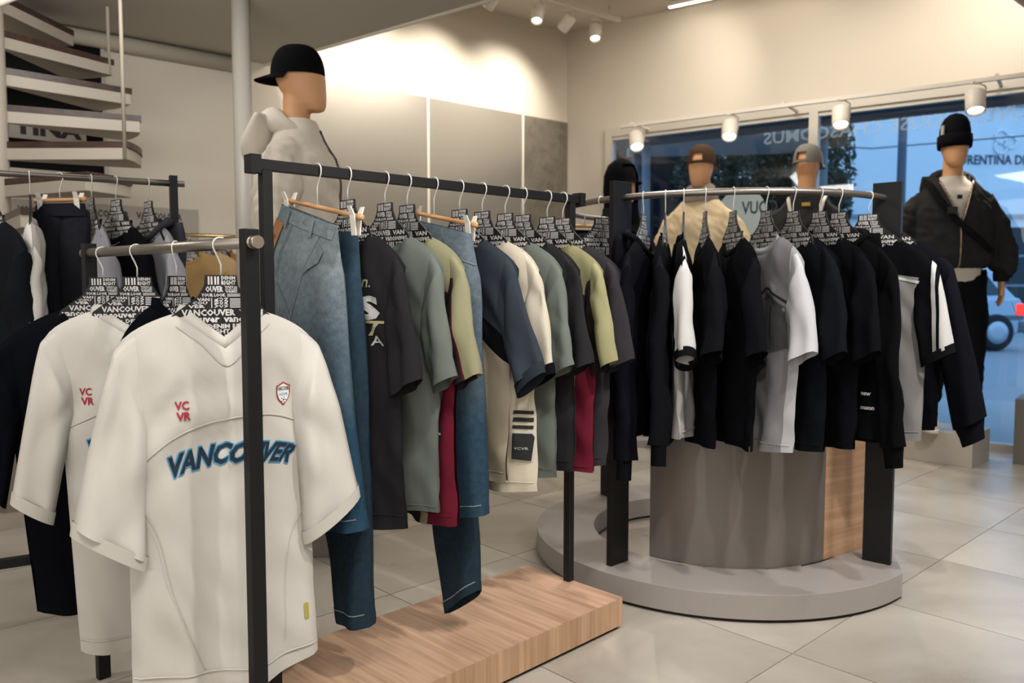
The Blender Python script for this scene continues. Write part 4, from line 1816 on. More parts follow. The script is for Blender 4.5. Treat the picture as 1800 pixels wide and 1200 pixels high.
tee2(611, 'charcoal t-shirt with pale printed lettering next to the light jeans', [CHAR], 'the charcoal printed t-shirt',
     [('lettering', words([('ocn.', 0.038, 0.130, -0.286, -0.266, 0.3, 0.01)]), INKY),
      ('lettering', words([('F', -0.075, -0.02, -0.362, -0.310, 0, 0.04), ('A', -0.01, 0.072, -0.362, -0.310, 0, 0.04), ('S', 0.084, 0.150, -0.366, -0.306, 0, 0.05)]), INKW),
      ('lettering', words([('ATT', -0.02, 0.172, -0.404, -0.367, 0.5, 0.02)]), INKY),
      ('lettering', words([('W', -0.002, 0.046, -0.428, -0.404, 0, 0.01), ('E', 0.064, 0.100, -0.428, -0.404, 0, 0.01), ('A', 0.116, 0.156, -0.428, -0.404, 0, 0.01)]), INKW)], zH=-0.875, hemdip=0.02)
tee2(676, 'plain sage grey t-shirt beside the charcoal printed one', [SAGE], 'the plain sage t-shirt nearest the jeans', zH=-0.87)
CB1 = cloth('yoke_yellow_charcoal', '#2e2b2c', [(1.0, -0.14, 0.222, '#8b886c', False), (1.0, -0.14, 0.245, BURG, False), (0.0, 1.0, -0.43, '#2e2b2c', False), (0.55, 1.0, -0.213, BURG, False), (0.55, 1.0, -0.205, '#8b886c', False)])
tee2(715, 'colour-block t-shirt with pale yellow shoulders and burgundy side', [CB1, cloth('sleeve_yellow_dark', '#2e2b2c', [(1.0, 0.22, 0.128, BURG, False), (1.0, 0.22, 0.134, '#8b886c', False), (0.0, 1.0, -0.262, '#8b886c', False)]), cloth('pale_yellow', '#8b886c')],
     'the first yellow and burgundy t-shirt',
     [('band', poly_print([(0.125, -0.645), (0.175, -0.645), (0.175, -0.657), (0.125, -0.657)]), INKK), ('band', poly_print([(0.122, -0.668), (0.172, -0.668), (0.172, -0.684), (0.122, -0.684)]), INKK),
      ('band', strip([(0.135, -0.6625), (0.150, -0.6625), (0.170, -0.6625)], 0.006), INKW),
      ('swing_tag', poly_print([(0.120, -0.698), (0.168, -0.705), (0.153, -0.790), (0.108, -0.780)], -0.006), INKW),
      ('swing_tag', poly_print([(0.1215, -0.7005), (0.166, -0.7070), (0.152, -0.788), (0.110, -0.778)], -0.007), INKK),
      ('lettering', words([('VCVR', 0.122, 0.145, -0.722, -0.716, 0, 0.0), ('size', 0.118, 0.130, -0.770, -0.764, 0, 0.0)], -0.0078), INKW)], zH=-0.90, hwH=0.205, hwA=0.193)
CB2 = cloth('slate_cream_block', '#968b78', [(0.85, 1.0, -0.335, '#0f1012', False), (0.85, 1.0, -0.275, '#343a42', False)])
tee2(808, 'colour-block t-shirt with slate top, black diagonal and taupe body', [CB2, cloth('slate', '#343a42'), cloth('slate', '#343a42')], 'the slate and taupe t-shirt', zH=-0.82, cox=0.315, coz=-0.49, cix=0.225, ciz=-0.565, cuff=cloth('slate_dark', '#2a3037'))
CB3 = cloth('cream_black_block', '#c2b9a6', [(0.75, 1.0, -0.32, '#131315', False), (0.75, 1.0, -0.225, '#c2b9a6', False)])
tee2(848, 'cream t-shirt with black diagonal panel and black bottom tag', [CB3, cloth('cream_sleeve', '#121214', [(1.0, 0.22, 0.115, '#c4bcaa', False)]), cloth('cream', '#c9c0ab')], 'the cream and black t-shirt',
     [('band', poly_print([(0.150, -0.632), (0.205, -0.632), (0.205, -0.642), (0.150, -0.642)]), INKK), ('band', poly_print([(0.150, -0.652), (0.205, -0.652), (0.205, -0.664), (0.150, -0.664)]), INKK),
      ('band', poly_print([(0.150, -0.674), (0.205, -0.674), (0.205, -0.684), (0.150, -0.684)]), INKK),
      ('swing_tag', poly_print([(0.152, -0.694), (0.206, -0.694), (0.199, -0.776), (0.148, -0.772)], -0.004), INKW),
      ('swing_tag', poly_print([(0.154, -0.696), (0.204, -0.696), (0.197, -0.774), (0.150, -0.770)], -0.005), INKK),
      ('lettering', words([('VCVR', 0.158, 0.192, -0.742, -0.735, 0, 0.0)], -0.0058), INKW)], zH=-0.86, hwH=0.208, hwA=0.196, cuff=cloth('black_rib', '#101012'))
tee2(889, 'sage t-shirt between the cream and the second charcoal ones', [SAGE], 'the second sage t-shirt', zH=-0.84)
tee2(920, 'plain charcoal t-shirt next to the second sage one', [CHAR], 'the plain charcoal t-shirt', zH=-0.83)
CB4 = cloth('olive_burgundy', '#2b2224', [(1.0, -0.14, 0.195, '#84815f', False), (1.0, -0.14, 0.215, BURG, False), (0.0, 1.0, -0.43, '#2b2224', False), (0.7, 1.0, -0.20, '#84815f', False)])
tee2(963, 'olive yellow t-shirt with burgundy lower body near the far post', [CB4, cloth('olive_sleeve', '#2b2626', [(1.0, 0.22, 0.120, '#8a8765', False), (0.0, 1.0, -0.25, '#8a8765', False)]), cloth('olive', '#84815f')], 'the olive and burgundy t-shirt', zH=-0.86)
tee2(990, 'dark grey t-shirt last on the middle rail at the far post', [cloth('dark_grey', '#2d2b2e')], 'the last dark grey t-shirt', zH=-0.84)


def jeans(label, px, bar, legs, mats, patch, desc, belt=None):
    p = hook2(px)
    t = thing('jeans', label, 'jeans', p, radians(-45), G2)
    stitch = mat('denim_thread', '#8f9a9d', 0.8)
    for k, (Lp, Rp, yc, m) in enumerate(legs):
        n = 40
        Lc = catm([(x, 0, z) for x, z in Lp], n)
        Rc = catm([(x, 0, z) for x, z in Rp], n)
        rings = []
        K = 10
        for j in range(n + 1):
            ring = []
            tt = j / n
            Bq = 0.010 + 0.030 * min(1, tt / 0.2)
            for sg, rng in ((-1, range(K)), (1, range(K, 0, -1))):
                for i in rng:
                    u = i / K
                    q = Lc[j] + (Rc[j] - Lc[j]) * u
                    b = Bq * sqrt(max(0, 1 - abs(2 * u - 1) ** 2.6))
                    w = 0.010 * noise.noise(Vector((q.x * 9 + px, q.z * 5, k * 7.0 + sg))) * min(1, tt * 4) + 0.006 * sin(u * 8 + tt * 3 + k) * tt
                    if tt > 0.965:
                        b += 0.002
                    ring.append((q.x, yc + sg * b + w, q.z))
            rings.append(ring)
        m_ = MB()
        m_.loft(rings, 0, cap=False)
        lo = m_.obj('trouser_leg', m, t)
        for (nm, fn, mm) in patch[k]:
            q = MB()
            fn(q)
            me = q.mesh(nm)
            drape(me, lo.data)
            link(nm, me, lo, mm)
    (x0, z0), (x1, z1) = bar
    clip_hanger(p, -45, desc, 0.0165, 1, x0, z0, x1, z1, 'clip hangers on the black middle rail')
    return t


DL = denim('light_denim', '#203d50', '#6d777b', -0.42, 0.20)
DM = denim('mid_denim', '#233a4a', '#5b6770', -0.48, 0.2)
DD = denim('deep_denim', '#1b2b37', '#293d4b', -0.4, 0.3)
TH = cloth('denim_thread_cloth', '#747f85')
PAT = mat('leather_patch', '#9a6638', 0.7, var=0.06, vscale=40)
jeans('light blue washed jeans with brown leather patch clipped at the near end of the rail', 557, ((-0.135, -0.062), (0.165, -0.120)),
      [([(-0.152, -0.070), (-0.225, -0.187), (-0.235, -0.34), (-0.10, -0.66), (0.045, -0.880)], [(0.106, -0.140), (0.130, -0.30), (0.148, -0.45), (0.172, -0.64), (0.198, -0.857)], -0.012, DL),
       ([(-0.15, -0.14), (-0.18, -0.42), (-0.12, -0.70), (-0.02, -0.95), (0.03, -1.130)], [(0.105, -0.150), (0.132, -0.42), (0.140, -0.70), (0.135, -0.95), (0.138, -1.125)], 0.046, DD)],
      None,
      [[('leather_patch', poly_print([(-0.166, -0.102), (-0.105, -0.124), (-0.131, -0.202), (-0.205, -0.180)], -0.002), PAT),
        ('waistband', strip([(-0.150, -0.088), (-0.02, -0.124), (0.100, -0.157)], 0.034), DL),
        ('belt_loop', poly_print([(-0.092, -0.085), (-0.080, -0.089), (-0.088, -0.135), (-0.100, -0.131)], -0.004), DL),
        ('belt_loop', poly_print([(0.020, -0.116), (0.032, -0.120), (0.030, -0.166), (0.018, -0.162)], -0.004), DL),
        ('lettering', words([('VCVR', -0.168, -0.130, -0.162, -0.150, 0, 0.0)], -0.004), INKK),
        ('seam', strip([(-0.055, -0.112), (-0.085, -0.18), (-0.11, -0.254)], 0.0025), TH),
        ('seam', strip([(-0.063, -0.112), (-0.093, -0.18), (-0.118, -0.254)], 0.0025), TH),
        ('seam', strip([(-0.057, -0.107), (0.0, -0.135), (0.066, -0.160)], 0.0025), TH),
        ('seam', strip([(-0.125, -0.265), (-0.175, -0.245), (-0.222, -0.225)], 0.003), TH),
        ('seam', strip([(-0.115, -0.275), (-0.15, -0.33), (-0.16, -0.40)], 0.003), TH),
        ('seam', strip([(-0.11, -0.27), (-0.06, -0.33), (-0.02, -0.42)], 0.003), TH),
        ('pocket_flap', poly_print([(0.058, -0.180), (0.080, -0.201), (0.069, -0.228), (0.018, -0.254)], -0.003), DL),
        ('seam', strip([(0.067, -0.142), (0.03, -0.215), (-0.001, -0.279), (-0.044, -0.365)], 0.0025), TH),
        ('seam', strip([(-0.228, -0.205), (-0.16, -0.218), (-0.12, -0.245)], 0.0025), TH),
        ('seam', strip([(0.035, -0.850), (0.12, -0.838), (0.195, -0.828)], 0.003), TH)],
       [('seam', strip([(0.02, -1.095), (0.08, -1.093), (0.138, -1.090)], 0.003), TH)]],
      'the light washed jeans')
jeans('mid blue jeans clipped between the burgundy and slate t-shirts', 763, ((-0.080, -0.075), (0.150, -0.118)),
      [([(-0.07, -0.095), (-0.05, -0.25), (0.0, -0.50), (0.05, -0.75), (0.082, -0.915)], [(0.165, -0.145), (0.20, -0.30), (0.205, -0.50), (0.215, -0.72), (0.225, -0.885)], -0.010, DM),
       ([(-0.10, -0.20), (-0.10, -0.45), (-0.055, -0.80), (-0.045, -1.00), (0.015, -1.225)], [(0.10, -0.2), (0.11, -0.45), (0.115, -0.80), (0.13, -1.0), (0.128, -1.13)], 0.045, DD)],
      None,
      [[('seam', strip([(0.06, -0.13), (0.11, -0.19), (0.19, -0.23)], 0.003), TH), ('seam', strip([(0.085, -0.883), (0.15, -0.870), (0.224, -0.856)], 0.003), TH),
        ('seam', strip([(0.09, -0.60), (0.10, -0.75), (0.105, -0.90)], 0.002), TH)],
       [('seam', strip([(0.005, -1.195), (0.07, -1.15), (0.13, -1.10)], 0.003), TH)]],
      'the mid blue jeans')
#@@PART4
# ---- curved rail
BLK = cloth('black_cotton', '#0c0d11')
BLK2 = cloth('black_fleece', '#0a0a0c')
NVY = cloth('ink_navy_fleece', '#0c0d13')
GREYW = cloth('grey_white_cotton', '#807e81', [(1.0, 0.0, 0.160, '#b0b0b4', False)])
G3 = 'garments on the curved rail'
HG3 = 'lettered hangers on the curved rail'


def on3(a):
    return pc(a, RR, 1.392)


def cg(a, name, label, cat, mats, desc, flip=False, **kw):
    th = (a + 180 if flip else a) + {-129: 16, -121.5: 17, -115.75: 16, -109.25: 15, -101: 14, -91.25: 13, -83: 9, -74.25: 5, -67: 4, -53: 12, -40.5: 5}.get(a, 0)
    k = dict(zH=-0.825, B=0.022, fold=0.010, kc=0.25, Bs=0.030)
    k.update(kw)
    garment(name, label, cat, on3(a), th, mats, G3, **k)
    hanger(on3(a), th, desc, 0.0115, -1 if flip else 1, HG3)


LONG = dict(long=True, zH=-0.80, coz=-0.80, ciz=-0.815, cox=0.275, cix=0.195)
cg(-146.75, 'hooded_sweatshirt', 'black hooded sweatshirt on the curved rail left of the first flat post', 'sweatshirt', [BLK2], 'the black hooded sweatshirt left of the flat post', True, hood=True, cuff=BLK2, **LONG)
cg(-129, 'hooded_sweatshirt', 'black hooded sweatshirt with a long dangling sleeve right of the flat post', 'sweatshirt', [NVY], 'the black hooded sweatshirt right of the flat post', True, hood=True, cuff=NVY,
   **{**LONG, 'coz': -0.86, 'ciz': -0.87})
cg(-121.5, 'long_sleeve_top', 'black long-sleeved top with a white print and ragged hem', 'top', [BLK], 'the black top with ragged hem', True, cuff=BLK, seed=31,
   prints=[('graphic', strip([(-0.10, -0.40), (-0.125, -0.46), (-0.14, -0.52)], 0.006), INKW), ('graphic', strip([(-0.135, -0.40), (-0.15, -0.47), (-0.155, -0.53)], 0.005), INKW),
           ('graphic', poly_print([(-0.19, -0.455), (-0.165, -0.45), (-0.15, -0.50), (-0.155, -0.55), (-0.18, -0.56), (-0.195, -0.53)]), mat('graphic_grey', '#8d8d90', 0.8))],
   **{**LONG, 'zH': -0.825})
SL4 = cloth('white_sleeve_striped', '#b4b2b0', [(1.0, 0.055, 0.176, '#0b0b0d', True), (1.0, 0.055, 0.190, '#b4b2b0', True)])
cg(-115.75, 'football_shirt', 'black and white shirt with striped white sleeve and black cuff', 'shirt', [cloth('white_black_block', '#b0adab', [(0.0, 1.0, -0.33, '#0b0b0d', False)]), SL4, BLK], 'the black and white striped shirt', True,
   cuff=cloth('black_rib', '#101012'), cox=0.262, seed=17, zH=-0.80)
cg(-109.25, 't_shirt', 'black t-shirt next to the striped white sleeve', 't-shirt', [BLK], 'the black t-shirt next to the striped sleeve')
cg(-101, 't_shirt', 'wide black t-shirt directly left of the grey and white one', 't-shirt', [BLK], 'the black t-shirt left of the grey one', hwS=0.22)
cg(-91.25, 't_shirt', 'grey and white t-shirt with a dark face-like graphic', 't-shirt', [GREYW, cloth('white_cotton', '#b9b9bd'), cloth('pale_grey_rib', '#a5a4a7')], 'the grey and white graphic t-shirt',
   prints=[('graphic', strip([(-0.02, -0.42), (0.02, -0.34), (0.07, -0.315), (0.10, -0.33), (0.15, -0.36)], 0.007), INKK),
           ('graphic', poly_print([(-0.04, -0.44), (0.01, -0.36), (0.07, -0.33), (0.10, -0.345), (0.15, -0.375), (0.155, -0.50), (0.08, -0.52), (0.07, -0.60), (0.01, -0.62), (-0.04, -0.56)]), mat('graphic_dark', '#4a494a', 0.85)),
           ('graphic', poly_print([(0.0, -0.50), (0.05, -0.47), (0.07, -0.56), (0.02, -0.60)], -0.0008), INKK),
           ('graphic', strip([(0.085, -0.345), (0.09, -0.43), (0.085, -0.51)], 0.005), INKK)], dip=0.055)
cg(-83, 't_shirt', 'black t-shirt directly right of the grey and white one', 't-shirt', [cloth('black_slate_cotton', '#111318')], 'the black t-shirt right of the grey one')
cg(-74.25, 't_shirt', 'black t-shirt left of the black hooded sweatshirt near the second post', 't-shirt', [BLK], 'the black t-shirt beside the hooded one')
cg(-67, 'hooded_sweatshirt', 'black hooded sweatshirt with small white printed lines near its cuff', 'sweatshirt', [BLK2], 'the hooded sweatshirt with white printed lines', hood=True, cuff=BLK2,
   prints=[('graphic', words([('new', 0.13, 0.16, -0.655, -0.645, 0, 0.03), ('season', 0.13, 0.172, -0.70, -0.69, 0, 0.03)]), INKW)], **LONG)
CB5 = cloth('grey_black_block', '#7d7b79', [(0.15, 1.0, -0.255, '#0b0c0f', False)])
SL5 = cloth('black_white_sleeve', '#0b0c0f', [(1.0, 0.055, 0.190, '#b2b1af', False), (1.0, 0.055, 0.203, '#0b0c0f', False), (1.0, 0.055, 0.213, '#b5b4b2', False)])
cg(-53, 'football_shirt', 'grey shirt with black yoke and white-striped black sleeve', 'shirt', [CB5, SL5, BLK], 'the grey shirt with black yoke', cuff=cloth('black_rib', '#101012'), zH=-0.815,
   prints=[('band', strip([(-0.19, -0.262), (0.0, -0.262), (0.19, -0.30)], 0.009), INKW)])
cg(-40.5, 'sweatshirt', 'dark navy sweatshirt at the right end of the curved rail', 'sweatshirt', [NVY], 'the navy sweatshirt at the rail end', cuff=NVY, **{**LONG, 'cox': 0.335, 'coz': -0.74, 'cix': 0.235, 'ciz': -0.80, 'Bs': 0.045, 'sl_lean': (0.0, 0.0)})
# black trousers on a clip hanger, mostly behind the middle rail's post
p_ = on3(-156.75)
tr = thing('trousers', 'black trousers clipped to a wooden bar behind the middle rail post', 'trousers', p_, radians(20), G3)
m_ = MB()
for s in (-1, 1):
    rings = []
    for j in range(14):
        t = j / 13
        rings.append(sr(0, 16, 0.072 - 0.012 * t, 0.014 + 0.02 * min(1, t * 4), s * (0.062 + 0.01 * t), 0, -0.105 - 0.72 * t))
    m_.loft(rings, 0)
m_.obj('trouser_legs', BLK2, tr)
q = MB()
q.loft([sr(0, 20, 0.135, 0.013, 0, 0, -0.10), sr(0, 20, 0.136, 0.018, 0, 0, -0.14)], 0, cap=False)
q.obj('waistband', BLK2, tr)
clip_hanger(p_, 20, 'the black trousers on the curved rail', 0.0115, -1, -0.10, -0.085, 0.10, -0.085, 'clip hangers on the curved rail')

# ---- left rail under the stair
G4 = 'garments on the left rail'
HG4 = 'lettered hangers on the left rail'


def on4(t):
    p = LA + (LB - LA) * t
    return (p.x, p.y, 1.43)


GREYM = cloth('grey_marl', '#85848a')
for (t, th, nm, lab, cat, mats, desc, kw) in (
        (0.262, -40, 'jacket', 'dark navy jacket cut off by the left edge of the picture', 'jacket', [cloth('dark_jacket', '#16181d')], 'the dark jacket at the picture edge', dict(LONG)),
        (0.4075, -62, 't_shirt', 'white t-shirt seen edge-on beside the dark jeans', 't-shirt', [WHITE2], 'the white t-shirt seen edge-on', dict(zH=-0.75, cox=0.24, coz=-0.52, ciz=-0.54, hwS=0.17, hwA=0.15, hwH=0.14, cix=0.14)),
        (0.649, -52, 'sweatshirt', 'pale grey sweatshirt with a white-edged hood, left of the black top', 'sweatshirt', [GREYM], 'the pale grey sweatshirt beside the jeans', dict(LONG, hwS=0.17)),
        (0.750, -38, 'long_sleeve_top', 'black top with thin white piping between two grey sweatshirts', 'top', [BLK], 'the black top with white piping', dict(LONG, hwS=0.19)),
        (0.888, -46, 'hooded_sweatshirt', 'grey marl hooded sweatshirt nearest the post of the left rail', 'sweatshirt', [GREYM, cloth('grey_marl_light', '#9a9aa2'), cloth('charcoal_hood', '#3b3b41')], 'the grey hooded sweatshirt nearest the post', dict(LONG, hood=True, hwS=0.19))):
    pr = None
    if 'piping' in lab:
        pr = [('piping', strip([(-0.05, -0.205), (0.0, -0.215), (0.06, -0.205)], 0.004), INKW)]
    garment(nm, lab, cat, on4(t), th, mats, G4, pr, **kw)
    hanger(on4(t), th, desc, 0.0105, 1, HG4)
p_ = on4(0.522)
tr = thing('jeans', 'black denim jeans clipped to a wooden bar on the left rail', 'jeans', p_, radians(-8), G4)
for s in (-1, 1):
    m_ = MB()
    rings = []
    for j in range(20):
        t = j / 19
        w = 0.006 * sin(t * 23 + s)
        rings.append(sr(0, 18, 0.052 + 0.012 * t + w * 0.3, 0.012 + 0.028 * min(1, t * 4), s * (0.044 + 0.020 * t), w, -0.11 - 0.85 * t))
    m_.loft(rings, 0)
    m_.obj('trouser_leg', denim('black_denim', '#0d0e13', '#14161e', -0.4, 0.2), tr)
q = MB()
q.loft([sr(0, 20, 0.085, 0.013, 0, 0, -0.085), sr(0, 20, 0.094, 0.017, 0, 0, -0.125)], 0, cap=False)
q.obj('waistband', denim('black_denim', '#0d0e13', '#14161e', -0.4, 0.2), tr)
clip_hanger(p_, -8, 'the black denim jeans', 0.0105, 1, -0.064, -0.075, 0.064, -0.072, 'clip hangers on the left rail')

# ---- brass rail
TAN = [cloth('tan_knit', '#a3855a'), cloth('sand_knit', '#b39a73'), cloth('camel_knit', '#8f7148')]
ad = atan2(GA[1] - GB[1], GA[0] - GB[0])
for k, (px_t, lab) in enumerate(((0.10, 'tan sweatshirt with round neck on the brass rail, leftmost of three'), (0.20, 'sand sweatshirt in the middle of the brass rail'), (0.295, 'camel sweatshirt rightmost on the brass rail'))):
    p_ = (GB[0] + cos(ad) * L4 * px_t, GB[1] + sin(ad) * L4 * px_t, 1.385)
    th = 12 - 14 * k
    garment('sweatshirt', lab, 'sweatshirt', p_, th, [TAN[k]], 'tan garments on the brass rail', **{**LONG, 'zN': -0.098, 'zS': -0.175, 'dip': 0.075, 'hwN': 0.075})
    hanger(p_, th, 'the ' + lab.split(' on ')[0].split(' in ')[0].split(' right')[0] + ' on the brass rail', 0.0115, 1, 'lettered hangers on the brass rail')
#@@PART5
# ------------------------------------------------------------------ mannequins
def capsule_path(mb, pts, rr, n=14):
    P = [Vector(p) for p in pts]
    a, b = P[0] - (P[1] - P[0]).normalized() * rr[0] * 0.7, P[-1] + (P[-1] - P[-2]).normalized() * rr[-1] * 0.7
    a2, b2 = P[0] - (P[1] - P[0]).normalized() * rr[0] * 0.4, P[-1] + (P[-1] - P[-2]).normalized() * rr[-1] * 0.4
    mb.tube([a, a2] + P + [b2, b], [rr[0] * 0.45, rr[0] * 0.8] + list(rr) + [rr[-1] * 0.8, rr[-1] * 0.45], n)


def body_data():
    b = MB()
    hd = [(1.605, 0.012, -0.085, -0.050), (1.612, 0.034, -0.104, -0.020), (1.635, 0.050, -0.112, 0.020), (1.665, 0.060, -0.113, 0.055), (1.70, 0.068, -0.112, 0.080),
          (1.74, 0.074, -0.110, 0.094), (1.78, 0.076, -0.103, 0.095), (1.815, 0.070, -0.087, 0.083), (1.84, 0.055, -0.062, 0.063), (1.855, 0.032, -0.03, 0.035), (1.86, 0.008, 0, 0.01)]
    b.loft([sr(0, 28, rx, (y1 - y0) / 2, 0, (y0 + y1) / 2, z, 2.2) for z, rx, y0, y1 in hd])
    b.loft([sr(0, 24, r, r * 0.98, 0, y, z) for z, r, y in ((1.46, 0.09, 0.01), (1.53, 0.062, 0.012), (1.58, 0.056, 0.012), (1.64, 0.056, 0.012), (1.70, 0.05, 0.015))])
    tr_ = [(0.84, 0.10, 0.08, 0), (0.88, 0.160, 0.105, 0.01), (0.96, 0.172, 0.112, 0.01), (1.05, 0.155, 0.102, 0), (1.14, 0.138, 0.095, 0), (1.26, 0.155, 0.108, -0.005), (1.36, 0.175, 0.115, -0.005),
           (1.43, 0.165, 0.092, 0.0), (1.48, 0.115, 0.072, 0.008), (1.525, 0.066, 0.06, 0.01)]
    b.loft([sr(0, 30, rx, ry, 0, cy, z, 2.3) for z, rx, ry, cy in tr_])
    for s in (-1, 1):
        capsule_path(b, [(s * 0.09, 0.01, 0.90), (s * 0.10, -0.005, 0.70), (s * 0.102, -0.01, 0.50), (s * 0.106, 0.012, 0.32), (s * 0.11, 0.02, 0.08)], [0.088, 0.078, 0.056, 0.052, 0.038])
        capsule_path(b, [(s * 0.11, 0.045, 0.042), (s * 0.112, -0.03, 0.045), (s * 0.118, -0.11, 0.034), (s * 0.12, -0.165, 0.026)], [0.036, 0.042, 0.038, 0.026])
        capsule_path(b, [(s * 0.135, 0.005, 1.425), (s * 0.190, 0.01, 1.34), (s * 0.243, 0.02, 1.17), (s * 0.262, -0.02, 1.05), (s * 0.270, -0.05, 0.93)], [0.042, 0.042, 0.036, 0.032, 0.024])
        # hand: flat palm, four unequal bent fingers, thumb from the side of the palm
        b.loft([[(s * (0.270 + 0.0) + s * rx * cos(2 * pi * k / 16), y + ry * sin(2 * pi * k / 16), z) for k in range(16)]
                for z, rx, ry, y in ((0.945, 0.018, 0.024, -0.048), (0.915, 0.016, 0.034, -0.055), (0.875, 0.0155, 0.040, -0.062), (0.845, 0.014, 0.039, -0.066), (0.835, 0.010, 0.034, -0.067))])
        for k, (dy, ln) in enumerate(((-0.029, 0.068), (-0.010, 0.078), (0.010, 0.073), (0.028, 0.058))):
            y = -0.066 + dy
            z = 0.842
            b.tube([(s * 0.270, y, z + 0.012), (s * 0.269, y - 0.001, z - ln * 0.40), (s * 0.262, y - 0.003, z - ln * 0.72), (s * 0.250, y - 0.004, z - ln * 0.97), (s * 0.247, y - 0.004, z - ln)],
                   [0.0095, 0.009, 0.0085, 0.007, 0.003], 10)
        b.tube([(s * 0.268, -0.080, 0.905), (s * 0.262, -0.102, 0.880), (s * 0.256, -0.112, 0.855), (s * 0.252, -0.114, 0.832), (s * 0.251, -0.114, 0.826)], [0.012, 0.0115, 0.010, 0.008, 0.003], 10)
    o = b.obj('tmp_body', M_SKIN, None, fix=True)
    md = o.modifiers.new('r', 'REMESH')
    md.mode = 'VOXEL'
    md.voxel_size = 0.0062
    md.use_smooth_shade = True
    s_ = o.modifiers.new('s', 'SMOOTH')
    s_.iterations = 3
    s_.factor = 0.4
    dg = bpy.context.evaluated_depsgraph_get()
    me = bpy.data.meshes.new_from_object(o.evaluated_get(dg))
    bpy.data.objects.remove(o)
    for p in me.polygons:
        p.use_smooth = True
    if not me.materials:
        me.materials.append(M_SKIN)
    return me


BODY = body_data()


def wr(p, seed, a):
    return a * (noise.noise(Vector(p) * 9 + Vector((seed, 0, 0))) + 0.6 * noise.noise(Vector((p[0] * 16, p[1] * 16, p[2] * 24 + seed))))


def torso(rings, seed, a=0.012, n=56, gap=None, p=2.3):
    """garment shell round the trunk; gap(z) opens the front by that half width"""
    m = MB()
    out = []
    # resample
    R = catm([(r[1], r[2], r[0]) for r in rings], 44)
    Cy = catm([((r[3] if len(r) > 3 else 0), 0, r[0]) for r in rings], 44)
    for k, q in enumerate(R):
        rx, ry, z = q
        cy = Cy[k].x
        g = gap(z) if gap else 0
        ring = []
        a0 = math.asin(max(-1, min(1, g / max(rx, 0.02)))) if g > 0 else 0
        cnt = n if not gap else n + 1
        for j in range(cnt):
            th = -pi / 2 + a0 + (2 * pi - 2 * a0) * j / n
            c, s = cos(th), sin(th)
            x = rx * math.copysign(abs(c) ** (2 / p), c)
            y = cy + ry * math.copysign(abs(s) ** (2 / p), s)
            d = wr((x, y, z), seed, a)
            nv = Vector((c, s, 0))
            ring.append((x + nv.x * d, y + nv.y * d, z))
        out.append(ring)
    m.loft(out, 0, cap=False, closed=not gap)
    return m


def limb(pts, rr, seed, a=0.010, n=22, m=30):
    P = catm(pts, m)
    Rr = [v.x for v in catm([(r, 0, 0) for r in rr], m)]
    b = MB()
    b.tube(P, Rr, n, cap=False)
    b.v = [tuple(Vector(v) + (Vector(v) - min(P, key=lambda q: (q - Vector(v)).length)).normalized() * wr(v, seed, a)) for v in b.v]
    return b


SWEAT = [(0.985, 0.180, 0.130), (1.0, 0.186, 0.138), (1.04, 0.205, 0.160), (1.15, 0.212, 0.160), (1.30, 0.218, 0.155), (1.38, 0.205, 0.142), (1.445, 0.182, 0.118), (1.505, 0.138, 0.100, 0.005), (1.545, 0.100, 0.090, 0.01), (1.575, 0.082, 0.080, 0.01)]


